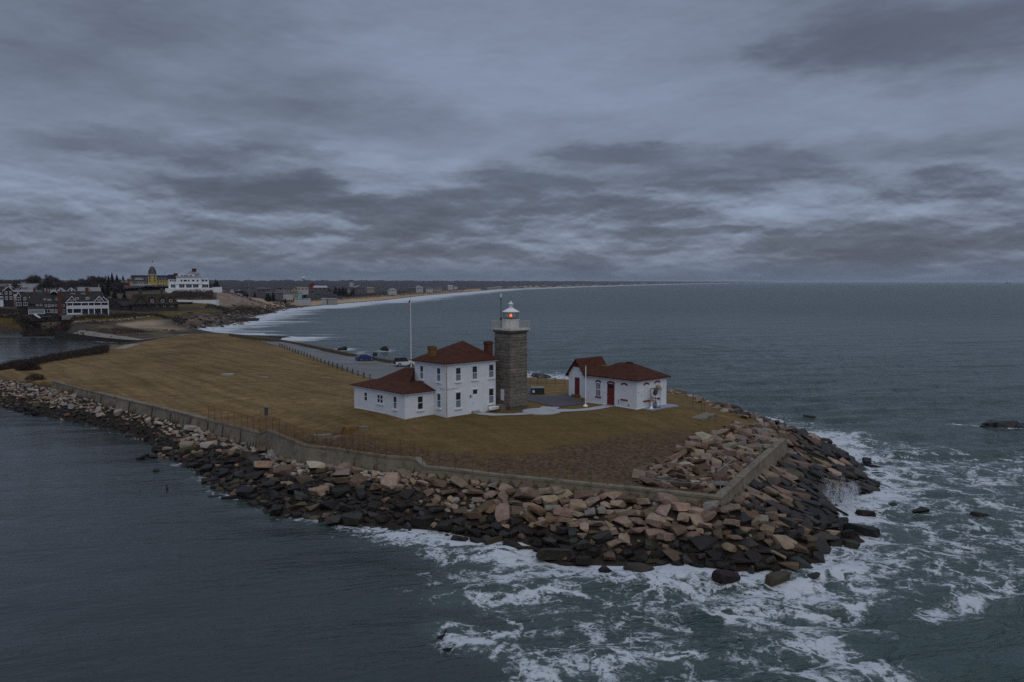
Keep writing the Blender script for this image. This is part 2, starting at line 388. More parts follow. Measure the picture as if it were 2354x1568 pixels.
def ground_material():
    m = bpy.data.materials.new('headland_ground'); m.use_nodes = True; t = NT(m.node_tree); b = m.node_tree.nodes['Principled BSDF']
    P = t.add('ShaderNodeTexCoord').outputs['Object']
    big = t.noise(P, .055, 5, .6, .4); med = t.noise(t.vmath('MULTIPLY', P, (.5, 1.9, 1)), .5, 6, .65); fine = t.noise(P, 3.2, 5, .7)
    strk = t.noise(t.vmath('MULTIPLY', P, (.05, .85, 1)), 1.0, 5, .6, .5)
    g = t.ramp(big, [(.3, (.11, .067, .024)), (.5, (.172, .107, .046)), (.7, (.225, .145, .064))])
    g = t.mix(t.ramp(med, [(.3, 0.), (.75, .6)]), g, (.115, .085, .026))
    g = t.mix(t.ramp(strk, [(.42, 0.), (.7, .5)]), g, (.27, .185, .088))
    g = t.mix(1.0, g, t.ramp(fine, [(.25, .60), (.75, 1.36)]), 'MULTIPLY')
    g = t.mix(1.0, g, t.ramp(t.noise(P, .9, 5, .7), [(.3, .70), (.7, 1.26)]), 'MULTIPLY')
    mow = t.noise(t.vmath('MULTIPLY', t.add('ShaderNodeMapping', inp={'Vector': P, 'Rotation': (0, 0, R(52))}).outputs[0], (.035, .55, 1)), 1.0, 4, .6, .4)
    g = t.mix(1.0, g, t.ramp(mow, [(.35, .76), (.65, 1.2)]), 'MULTIPLY')
    near = t.add('ShaderNodeAttribute', attribute_name='green').outputs['Fac']
    g = t.mix(t.math('MULTIPLY', near, .8), g, t.mix(fine, (.062, .043, .012), (.125, .083, .025)))
    dirt = t.add('ShaderNodeAttribute', attribute_name='dirt').outputs['Fac']
    dn = t.math('ADD', dirt, t.math('MULTIPLY', t.math('SUBTRACT', t.noise(P, .45, 7, .72), .5), 1.7))
    dcol = t.mix(t.ramp(t.noise(P, 2.2, 6, .78), [(.40, 0.), (.66, 1.)]), (.044, .027, .015), (.155, .110, .066))
    g = t.mix(t.math('MULTIPLY', t.maprange(dn, .25, .80), .92), g, dcol)
    shore = t.add('ShaderNodeAttribute', attribute_name='shore').outputs['Fac']
    sc = t.mix(t.noise(P, 1.1, 6, .7), (.014, .012, .010), (.06, .048, .036))
    g = t.mix(shore, g, sc)
    t.set(b, 'Base Color', g); b.inputs['Roughness'].default_value = .95; b.inputs['Specular IOR Level'].default_value = .1
    bp = t.add('ShaderNodeBump', inp={'Strength': .7, 'Distance': .12, 'Height': t.noise(P, 2.2, 6, .7)}); t.set(b, 'Normal', bp.outputs[0])
    return m
def build_headland():
    xs = np.arange(-152, 58, .5); ys = np.arange(58, 334, .5)
    ys = np.concatenate([np.arange(58, 160, .5), np.arange(160, 334, 1.0)])
    me = grid_mesh('headland', xs, ys, ground, lambda X, Y: inside(WPOLY, X, Y) | (dist(WPOLY, X, Y) < 7))
    co = np.empty(len(me.vertices) * 3, np.float32); me.vertices.foreach_get('co', co); co = co.reshape(-1, 3)
    x, y = co[:, 0].astype(float), co[:, 1].astype(float)
    il = inside(LPOLY, x, y) & (dist(LPOLY, x, y) > .12)
    px, _ = proj(co)
    nrm_attr(me, 'shore', (~il).astype(float))
    dpoly = [(560, 985), (700, 995), (780, 985), (980, 1030), (1180, 1045), (1400, 1000), (1600, 985), (1680, 975), (1815, 1000), (1670, 1150), (1430, 1125), (980, 1078), (930, 1060), (700, 1030)]
    dp = np.array(dpoly, float); din = inside(dp, px[:, 0], px[:, 1]); dd = dist(dp, px[:, 0], px[:, 1])
    dirt = np.where(din, np.clip(.44 + dd / 60., 0, .95), np.clip(.30 - dd / 110., 0, 1))
    nrm_attr(me, 'dirt', np.where(il, dirt, 0))
    c = np.array([5., 92.]); r = np.hypot((x - c[0]) / 34., (y - c[1]) / 24.)
    mound = np.exp(-(((x + 84) / 14.) ** 2 + ((y - 238) / 14.) ** 2)) * .75
    nrm_attr(me, 'green', np.clip(1.15 - r, 0, 1) * .9 + mound)
    o = link('ground', me, ground_material()); tag(o, 'brown winter lawn and dark shore base of the headland', None, None, 'structure')
    return o
build_headland()

def strip(name, pts, w, m, dz=.05, kind='structure', label=None, sub=1.5):
    """path of given width laid on the ground along world points; w may be a list"""
    P = [np.array(p[:2], float) for p in pts]; q = []; ws = w if isinstance(w, (list, tuple)) else [w] * len(P)
    for i in range(len(P) - 1):
        n = max(1, int(np.linalg.norm(P[i + 1] - P[i]) / sub))
        for k in range(n): q.append((*(P[i] + (P[i + 1] - P[i]) * k / n), ws[i] + (ws[i + 1] - ws[i]) * k / n))
    q.append((*P[-1], ws[-1])); q = np.array(q)
    d = np.gradient(q[:, :2], axis=0); d /= np.linalg.norm(d, axis=1)[:, None] + 1e-9; nrm = np.stack([-d[:, 1], d[:, 0]], -1)
    cols = np.linspace(-.5, .5, 5); V = []
    for c in cols: V.append(q[:, :2] + nrm * (q[:, 2:3] * c))
    return quadsheet(name, V, m, dz, kind, label)
def quadsheet(name, lines, m, dz=.05, kind='structure', label=None, thick=.0):
    n = len(lines[0]); V = np.vstack(lines); z = ground(V[:, 0], V[:, 1]) + dz
    F = [(i * n + j, i * n + j + 1, (i + 1) * n + j + 1, (i + 1) * n + j) for i in range(len(lines) - 1) for j in range(n - 1)]
    me = np_mesh(name, np.c_[V, z], F); o = link(name, me, m)
    if me.polygons[0].normal.z < 0: me.flip_normals()
    tag(o, label, None, None, kind); return o
def resample(pts, n):
    p = np.array([q[:2] for q in pts], float); s = np.r_[0, np.cumsum(np.linalg.norm(np.diff(p, axis=0), axis=1))]
    t = np.linspace(0, s[-1], n); return np.stack([np.interp(t, s, p[:, 0]), np.interp(t, s, p[:, 1])], -1)

# ------------------------------------------------------------------ parking lot, drive, paths
lotL = resample([ground_at(600, 786), ground_at(650, 798), ground_at(740, 832), ground_at(858, 872), ground_at(905, 884)], 60)
lotR = resample([LOTW[3] + [-.7, -.8, 0], LOTW[2] + [-.5, -.8, 0], LOTW[1] + [-.5, -.8, 0], LOTW[0] + [-.5, -.8, 0], (-16, 160, 0), (-10, 148, 0)], 60)
quadsheet('parking_lot', [lotL * (1 - k) + lotR * k for k in np.linspace(0, 1, 14)], M_lot, .07, 'structure', 'worn grey parking lot along the bay wall')
drvA = resample([(-14, 146), (-4, 134), (4, 126), ground_at(1212, 905), ground_at(1240, 911), ground_at(1275, 910), ground_at(1305, 905)], 40)
drvB = resample([(-20, 140), (-8, 124), (0, 114), ground_at(1212, 922), ground_at(1240, 927), ground_at(1278, 937), ground_at(1345, 929)], 40)
quadsheet('driveway', [drvB * (1 - k) + drvA * k for k in np.linspace(0, 1, 8)], M_asph, .055, 'structure', 'dark asphalt drive beside the red roofed annex')
path_pts = [ground_at(*p) for p in ((1085, 944.5), (1108, 951.5), (1135, 954), (1180, 953.5), (1215, 951), (1240, 947), (1270, 944.5), (1320, 944), (1365, 940), (1398, 934))]
strip('path', path_pts, [1.6, 1.6, 1.5, 1.3, 1.6, 3.0, 3.0, 1.5, 1.5, 1.7], M_path, .06, 'structure', 'pale concrete path between the house and the annex', .6)
mb = MB(); c = ground_at(1245, 946.5); mb.lathe([(2.5, -.25), (2.5, .10), (0.001, .105)], (c.x, c.y, c.z), 28); tag(mb.build('pavement', M_path), 'round concrete pad where the paths meet', None, None, 'structure')
strip('path', [ground_at(1252, 945), ground_at(1266, 936.5)], 2.4, M_path, .09, 'structure', 'short concrete link from the round pad to the drive', .6)
strip('trail', [ground_at(*p) for p in ((310, 791), (288, 798), (275, 802))], 3.2, M_trail, .05, 'structure', 'pale gravel track at the far edge of the lawn')

# ------------------------------------------------------------------ seawalls
def wall_mesh(name, pts, foots, m, thick=.75, batter=.35, sign=1, cap=None, label=None, cat='seawall', close_ends=True):
    """concrete wall following a polyline; outer face battered; sign=+1: outside on the right of travel"""
    P = np.asarray(pts, float); d = np.gradient(P[:, :2], axis=0)
    nr = []
    for i in range(len(P)):
        a = P[min(i + 1, len(P) - 1), :2] - P[i, :2] if i < len(P) - 1 else P[i, :2] - P[i - 1, :2]
        b = P[i, :2] - P[i - 1, :2] if i else a
        n1 = np.array([a[1], -a[0]]) / (np.linalg.norm(a) + 1e-9); n2 = np.array([b[1], -b[0]]) / (np.linalg.norm(b) + 1e-9)
        n = n1 + n2; n /= (n @ n1); nr.append(n * sign)
    nr = np.array(nr); mb = MB(); rings = []
    for i, p in enumerate(P):
        n = nr[i]; zt = p[2]; zb = foots[i] - 1.2
        q = lambda o, z: (p[0] + n[0] * o, p[1] + n[1] * o, z)
        h = zt - zb
        rings.append([q(0, zt), q(.02, zt - .22), q(-.03, zt - .25), q(-.03 + batter * h / 3., zb), q(-thick, zb), q(-thick, zt)])
    mb.loft(rings); o = mb.build(name, m); tag(o, label, cat); return o, P, nr
seawall, SWP, SWN = wall_mesh('seawall', WALL, WALLFOOT, M_conc, .8, .55, label='long stained concrete seawall with stepped top around the lighthouse lawn')
lotwall, _, _ = wall_mesh('seawall', LOTW + [0, 0, .05], [2.5] * len(LOTW), mat('brown_stone_wall', (.115, .09, .058), .95, .3, .8, bump=.4), .8, .2, label='low brown stone wall between parking lot and the bay')
# vertical construction joints of the seawall
mj = mat('joint_crack', (.05, .046, .038), .95, .2)
for i, p in enumerate(((170, 889), (235, 905), (300, 921), (352, 933), (395, 943.5), (440, 955), (480, 965.5), (515, 973.5), (556, 983))):
    w = at(p[0], p[1], 4.58); mb = MB(); mb.box(-.035, .035, -.10, .03, -2.2, -.27); a = math.atan2(WALL[3][1] - WALL[0][1], WALL[3][0] - WALL[0][0])
    o = mb.build('joint', mj, seawall); o.location = (w[0] - .02, w[1] - .10, w[2]); o.rotation_euler = (R(9.5) * 0, 0, a)
    o.rotation_euler = (R(-10), R(random.uniform(-5, 5)), a)
# broken concrete slab by the rubble corner
a, b = ground_at(1612, 969), ground_at(1678, 962); mb = MB(); mb.hull([(0, 0, -.3), (4.2, 0, -.3), (4.4, 1.8, -.3), (-.2, 1.6, -.3), (0, 0, .3), (4.2, .05, .45), (4.3, 1.7, .5), (-.1, 1.5, .32)])
o = mb.build('concrete_slab', M_conc, bevel=.03); o.location = a; o.rotation_euler = (0, 0, math.atan2(b.y - a.y, b.x - a.x)); tag(o, 'big flat concrete slab tilted on the bank behind the pink rubble', 'slab')

# ------------------------------------------------------------------ far coast
def pz(l, z=0): return [tuple(at(a, b, z)) for a, b in l]
SHOREPX = [(-120, 772), (0, 769), (60, 765), (110, 760), (150, 774), (176, 780.5), (278, 787)]
BAYPX = [(420, 763), (440, 757), (470, 752), (514, 747), (545, 741), (557, 731), (585, 725), (616, 718.5), (645, 711), (678, 708), (705, 705.5), (744, 702), (800, 697), (872, 691.6), (962, 681), (1025, 675.5), (1091, 670), (1144, 665.7), (1278, 660.6), (1400, 657), (1529, 653.4), (1657, 650.9), (1795, 649.4)]
CPOLY = np.array(pz(SHOREPX) + [(-128, 292, 0), (-122, 262, 0), (-100, 300, 0), (-96, 318, 0)] + pz(BAYPX) + [(16000, 60000, 0), (-60000, 60000, 0), (-60000, 330, 0)])
ROADPX = [(90, 737, 355), (100, 742, 345), (118, 750, 338), (150, 756, 330), (200, 764.5, 318), (260, 772, 306), (330, 778.5, 296)]
COASTPX = [  # px, py, distance of ground seen there
    (-60, 741, 330), (0, 740, 332), (60, 742, 330), (0, 757, 322), (110, 755, 330), (90, 737, 355), (118, 750, 338), (150, 756, 330), (200, 764.5, 318), (260, 772, 306), (330, 778.5, 296),
    (152, 741, 345), (250, 737, 355), (330, 731, 368), (390, 729, 372), (160, 728, 362), (240, 726, 366), (320, 724.5, 385), (400, 716.5, 420), (300, 745, 355), (352, 744.6, 361), (420, 737, 380), (480, 734, 410), (400, 758, 345), (350, 762, 330), (230, 752, 335),
    (480, 715, 440), (540, 714, 470), (580, 706, 560), (480, 703, 470), (420, 714, 440), (370, 717.5, 424), (335, 718, 426), (600, 697.5, 640), (560, 684, 640), (510, 669, 630), (485, 671, 600), (420, 671, 600), (345, 664, 700), (260, 668, 640), (200, 690, 480),
    (100, 700, 440), (20, 703, 430), (-80, 705, 430), (60, 680, 520), (-80, 680, 560), (160, 675, 560), (530, 675, 760), (600, 682, 760), (660, 690, 760), (620, 672, 900), (700, 683, 900), (800, 678, 1100), (900, 672, 1350), (760, 668, 1300), (640, 662, 1300), (450, 658, 1100), (300, 655, 1000), (100, 655, 900), (-100, 655, 900)]
coast_pts = [tuple(atd(*p)) for p in COASTPX]
cp = np.array([p for p in coast_pts]); COAST = TPS([(x / 4, y / 4, z) for x, y, z in cp], 2e-4)
def coast(x, y):
    x = np.asarray(x, float); y = np.asarray(y, float)
    ds = dist(CPOLY, x, y); ic = inside(CPOLY, x, y); r = np.hypot(x, y)
    zt = np.clip(COAST(x / 4, y / 4), 1.2, 24.); far = 5 + 9 * fbm(x / 600., y / 600., 11) + np.clip((ds - 300) / 900, 0, 1) * 8
    k = np.clip((r - 950) / 400., 0, 1); k = k * k * (3 - 2 * k); z = zt * (1 - k) + far * k
    sl = ds * np.interp(r, [640, 700, 790], [.5, .45, .018]) * np.where((x > -90) | (y > 370), 1., 2.) + .1
    z = np.minimum(z, sl) + (fbm(x / 9., y / 9., 5) - .47) * np.clip(ds / 20, 0, 1) * 1.0
    return np.where(ic, np.maximum(z, .05), -np.minimum(.1 * ds, 2) - .1)
def coast_at(px, py, z0=8.):
    """first point where the view line through the photo position meets the far coast"""
    d = ray(px, py); ys = np.concatenate([np.arange(285, 1000, 1.5), np.arange(1000, 4000, 8)])
    X = d[0] / d[1] * ys; Z = CAMH + d[2] / d[1] * ys; g = coast(X, ys); k = np.argmax(g >= Z) if (g >= Z).any() else len(ys) - 1
    return Vector((X[k], ys[k], float(g[k])))
def coast_on(px, D):
    x = ray(px, HORY)[0] / ray(px, HORY)[1] * D; return Vector((x, D, float(coast(np.array([x]), np.array([D]))[0])))

def polar(az0, az1, na, rs):
    A = np.radians(np.linspace(az0, az1, na)); Rr = np.asarray(rs)
    X = Rr[:, None] * np.sin(A); Y = Rr[:, None] * np.cos(A); n = na
    i = (np.arange(len(rs) - 1)[:, None] * n + np.arange(n - 1)[None]).ravel()
    return X, Y, np.stack([i, i + 1, i + n + 1, i + n], -1)
def coast_material():
    m = bpy.data.materials.new('coast_ground'); m.use_nodes = True; t = NT(m.node_tree); b = m.node_tree.nodes['Principled BSDF']
    P = t.add('ShaderNodeTexCoord').outputs['Object']
    A = lambda n: t.add('ShaderNodeAttribute', attribute_name=n).outputs['Fac']
    med = t.noise(P, .06, 6, .65, .5); fine = t.noise(P, .5, 5, .7)
    g = t.ramp(med, [(.35, (.036, .027, .018)), (.5, (.072, .053, .033)), (.62, (.13, .10, .062))])
    g = t.mix(A('dune'), g, t.ramp(t.math('ADD', t.math('MULTIPLY', med, .6), t.math('MULTIPLY', fine, .4)), [(.30, (.09, .068, .042)), (.42, (.26, .195, .125)), (.6, (.38, .305, .21))]))
    g = t.mix(A('grass'), g, t.ramp(fine, [(.3, (.072, .052, .009)), (.7, (.135, .098, .018))]))
    g = t.mix(A('sand'), g, t.ramp(t.noise(P, .02, 4, .6), [(.3, (.33, .22, .125)), (.7, (.46, .33, .205))]))
    rk = t.add('ShaderNodeTexVoronoi', feature='F1'); t.set(rk, 'Vector', P); rk.inputs['Scale'].default_value = .55
    rc = t.ramp(t.add('ShaderNodeSeparateColor', inp={0: rk.outputs['Color']}).outputs[0], [(0., (.11, .082, .058)), (1., (.32, .24, .175))])
    g = t.mix(A('rock'), g, rc)
    sr = t.mix(fine, (.02, .017, .016), (.11, .088, .07)); g = t.mix(A('shore'), g, sr)
    t.set(b, 'Base Color', g); b.inputs['Roughness'].default_value = .95; b.inputs['Specular IOR Level'].default_value = .1
    bp = t.add('ShaderNodeBump', inp={'Strength': .8, 'Distance': .6, 'Height': fine}); t.set(b, 'Normal', bp.outputs[0])
    return m
def mask_poly(px, poly, soft):
    p = np.array(poly, float); i = inside(p, px[:, 0], px[:, 1]); d = dist(p, px[:, 0], px[:, 1])
    return np.clip(np.where(i, .5 + d / soft, .5 - d / soft), 0, 1)
def build_coast():
    rs = [284.]
    while rs[-1] < 52000: rs.append(rs[-1] * (1.0058 if rs[-1] < 900 else 1.016 if rs[-1] < 4000 else 1.05))
    X, Y, F = polar(-42, 24, 660, rs); Z = coast(X, Y)
    V = np.stack([X, Y, Z], -1).reshape(-1, 3)
    k = inside(CPOLY, V[:, 0], V[:, 1]) | (dist(CPOLY, V[:, 0], V[:, 1]) < 8 + .012 * np.hypot(V[:, 0], V[:, 1]))
    F = F[k[F].any(1)]; u = np.unique(F); mp = np.zeros(len(V), int); mp[u] = np.arange(len(u)); V = V[u]; F = mp[F][:, ::-1]
    me = np_mesh('coast', V, F); px, dp = proj(V); r = np.hypot(V[:, 0], V[:, 1]); ds = dist(CPOLY, V[:, 0], V[:, 1])
    nz = fbm(V[:, 0] / 14., V[:, 1] / 14., 21)
    grass = np.maximum.reduce([mask_poly(px, q, 3) for q in ([(150, 741), (160, 728), (260, 727), (330, 722), (395, 717), (395, 730), (300, 735), (240, 738)], [(-20, 741), (-20, 730), (60, 732), (115, 738), (90, 741), (60, 744), (0, 745)],
        [(318, 722), (560, 708), (560, 712), (400, 724), (330, 726)], [(470, 690), (560, 684), (600, 690), (600, 698), (470, 698)], [(385, 695), (490, 690), (497, 702), (400, 703)], [(310, 697), (345, 695), (345, 699), (312, 701)])])
    dune = np.maximum.reduce([mask_poly(px, q, 8) for q in ([(270, 745), (340, 738), (420, 735), (520, 729), (600, 715), (625, 712), (560, 732), (430, 755), (380, 764), (330, 757)], [(110, 752), (160, 757), (280, 772), (400, 782), (330, 786), (150, 763)])])
    dune = np.clip(dune * 1.6 - np.clip((.47 - nz) * 4, 0, .5), 0, 1)
    rock = mask_poly(px, [(497, 670), (512, 666), (545, 675), (590, 690), (622, 700), (600, 703), (560, 700), (520, 706), (500, 700)], 3)
    sand = np.clip(np.where((r > 640) & (V[:, 2] > -.5) & (ds > 2 + r * .004), np.clip(1.25 - ds / np.where(r < 1500, 62., 80.), 0, 1) * 1.6, 0), 0, 1)
    shore = np.where((r < 700) & (V[:, 1] > 330) & (V[:, 0] > -180), np.clip(1.3 - ds / 10., 0, 1), np.where((r < 420), np.clip(1.6 - ds / 5., 0, 1), 0)) + np.where(V[:, 2] < .0, 1, 0) * (r < 640)
    for n, a in (('grass', grass), ('dune', dune), ('rock', rock), ('sand', sand), ('shore', np.clip(shore * (.65 + .7 * nz), 0, 1))): nrm_attr(me, n, a)
    o = link('terrain', me, coast_material()); tag(o, 'far curved coast with dunes, beach and low hills', None, None, 'structure')
build_coast()
def coast_strip(name, pts, w, m, dz, label):
    q = resample(pts, 60); d = np.gradient(q, axis=0); d /= np.linalg.norm(d, axis=1)[:, None]; n = np.stack([-d[:, 1], d[:, 0]], -1)
    lines = [q + n * w * k for k in np.linspace(-.5, .5, 5)]; V = np.vstack(lines); m0 = len(q)
    Z = np.maximum(coast(V[:, 0], V[:, 1]), ground(V[:, 0], V[:, 1])) + dz
    F = [(i * m0 + j, i * m0 + j + 1, (i + 1) * m0 + j + 1, (i + 1) * m0 + j) for i in range(4) for j in range(m0 - 1)]
    me = np_mesh(name, np.c_[V, Z], F)
    if me.polygons[0].normal.z < 0: me.flip_normals()
    tag(link(name, me, m), label, None, None, 'structure')
coast_strip('road', [atd(*p) for p in ROADPX] + [(-119, 290, 0)], 3.3, M_trail, .18, 'pale causeway road running to the mainland')
CW = [(126, 764.5, 327), (176, 772, 316), (230, 779, 307), (280, 784, 300), (330, 786.5, 292)]
cw = np.array([at(a, b - 8.5, 2.6) * 0 + atd(a, b - 3.5, D) for a, b, D in CW])
wall_mesh('retaining_wall', cw, [0.3] * len(cw), mat('dark_wall', (.03, .026, .022), .95, .3, .5), .6, .3, label='dark retaining wall of the causeway above the grey inlet', cat='wall')

# ------------------------------------------------------------------ the sea
def water_material():
    m = bpy.data.materials.new('sea_water'); m.use_nodes = True; t = NT(m.node_tree); b = m.node_tree.nodes['Principled BSDF']; out = m.node_tree.nodes['Material Output']
    P = t.add('ShaderNodeTexCoord').outputs['Object']
    A = lambda n: t.add('ShaderNodeAttribute', attribute_name=n).outputs['Fac']
    rot = t.add('ShaderNodeMapping'); t.set(rot, 'Vector', P); rot.inputs['Rotation'].default_value = (0, 0, R(-16)); Q = rot.outputs[0]
    chop, far = A('chop'), A('far')
    r1 = t.noise(t.vmath('MULTIPLY', Q, (.42, 1.5, 1)), 1.0, 4, .55, .4)
    r2 = t.noise(t.vmath('MULTIPLY', Q, (.10, .34, 1)), 1.0, 5, .6, .5)
    r3 = t.noise(t.vmath('MULTIPLY', Q, (.02, .075, 1)), 1.0, 5, .62, .4)
    r0 = t.noise(t.vmath('MULTIPLY', Q, (1.5, 4.2, 1)), 1.0, 3, .6, .3)
    h = t.math('ADD', t.math('ADD', t.math('MULTIPLY', r1, .26), t.math('MULTIPLY', r0, .06)), t.math('MULTIPLY', r2, t.math('MULTIPLY', chop, 1.5)))
    h = t.math('MULTIPLY', t.math('ADD', h, t.math('MULTIPLY', r3, t.math('ADD', t.math('MULTIPLY', far, 4.6), t.math('MULTIPLY', chop, 3.4)))), A('amp'))
    bp = t.add('ShaderNodeBump', inp={'Strength': 1.0, 'Distance': 1.0, 'Height': h})
    teal = A('teal')
    patch = t.noise(P, .012, 4, .6)
    base = t.mix(teal, (.027, .032, .031), t.mix(patch, (.034, .062, .058), (.047, .077, .068)))
    base = t.mix(t.math('MULTIPLY', t.math('MINIMUM', A('foam'), .6), .8), base, (.075, .105, .095)); t.set(b, 'Base Color', base); b.inputs['IOR'].default_value = 1.33; b.inputs['Roughness'].default_value = .12
    t.set(b, 'Roughness', t.math('ADD', .1, t.math('MULTIPLY', far, .22)))
    t.set(b, 'Normal', bp.outputs[0])
    # foam: ragged sheets torn into a net
    wn = t.add('ShaderNodeTexNoise'); t.set(wn, 'Vector', P); wn.inputs['Scale'].default_value = .28; wn.inputs['Detail'].default_value = 5
    wv = t.vmath('SUBTRACT', wn.outputs[1], (.5, .5, .5)); sc = t.add('ShaderNodeVectorMath', operation='SCALE'); t.set(sc, 0, wv); sc.inputs['Scale'].default_value = 5.2
    W = t.vmath('ADD', P, sc.outputs[0]); Wf = t.vmath('MULTIPLY', W, (.75, 1.0, 1))
    def net(scale, wid, vec):
        v = t.add('ShaderNodeTexVoronoi', feature='DISTANCE_TO_EDGE', voronoi_dimensions='2D'); t.set(v, 'Vector', vec); v.inputs['Scale'].default_value = scale
        return t.maprange(v.outputs['Distance'], 0.0, wid, 1.0, 0.0)
    e1 = net(.24, .22, Wf)
    def ridge(n, sharp): return t.math('MAXIMUM', t.math('SUBTRACT', 1.0, t.math('ABSOLUTE', t.math('MULTIPLY', t.math('SUBTRACT', n, .5), sharp))), 0.0)
    r1 = ridge(t.noise(Wf, .15, 3, .5, .9), 8.5); r2 = ridge(t.noise(W, .46, 3, .5, .7), 8.0); r3 = ridge(t.noise(P, 1.5, 3, .6, .8), 7.0)
    n1 = t.noise(P, .14, 4, .6, .6); n2 = t.noise(P, 1.1, 7, .72, .5)
    mask = A('foam')
    val = t.math('ADD', mask, t.math('MULTIPLY', t.math('SUBTRACT', n1, .5), .62))
    for q, w in ((r1, .30), (r2, .34), (r3, .26)): val = t.math('ADD', val, t.math('MULTIPLY', t.math('SUBTRACT', q, .5), w))
    val = t.math('ADD', val, t.math('MULTIPLY', t.math('SUBTRACT', e1, .4), .14))
    val = t.math('ADD', val, t.math('MULTIPLY', t.math('SUBTRACT', n2, .5), .5))
    f = t.maprange(val, .44, .84)
    f = t.math('MULTIPLY', f, t.maprange(mask, .03, .14))
    # surf of the far bay: long streaks parallel to the beach
    surf = A('surf'); sn = t.noise(t.vmath('MULTIPLY', P, (.028, .075, 1)), 1.0, 7, .68, .8)
    f = t.math('MAXIMUM', f, t.maprange(t.math('ADD', surf, t.math('MULTIPLY', t.math('SUBTRACT', sn, .5), 2.3)), .50, .90))
    # a few whitecaps
    wc = t.noise(t.vmath('MULTIPLY', Q, (.05, .22, 1)), 1.0, 7, .6, .3)
    f = t.math('MAXIMUM', f, t.math('MULTIPLY', t.maprange(wc, .73, .79), t.math('MULTIPLY', chop, .45)))
    fb = t.add('ShaderNodeBsdfPrincipled'); t.set(fb, 'Base Color', t.mix(n2, (.44, .48, .51), (.76, .78, .80))); fb.inputs['Roughness'].default_value = .9; fb.inputs['Specular IOR Level'].default_value = .1
    fbump = t.add('ShaderNodeBump', inp={'Strength': .6, 'Distance': .15, 'Height': n2}); t.set(fb, 'Normal', fbump.outputs[0])
    mx = t.add('ShaderNodeMixShader', inp={0: t.math('MULTIPLY', f, .84)}); t.l.new(b.outputs[0], mx.inputs[1]); t.l.new(fb.outputs[0], mx.inputs[2])
    t.l.new(mx.outputs[0], out.inputs[0])
    return m
def stroke(x, y, px, w, soft=None):
    p = np.array([at(a, b, 0) for a, b in px]); d = dist(p, x, y, closed=False); soft = soft or w
    return np.clip(1.25 - d / w, 0, 1)
def region(x, y, px, soft):
    p = np.array([at(a, b, 0) for a, b in px]); i = inside(p, x, y); d = dist(p, x, y)
    return np.clip(np.where(i, .5 + d / soft, .5 - d / soft), 0, 1)
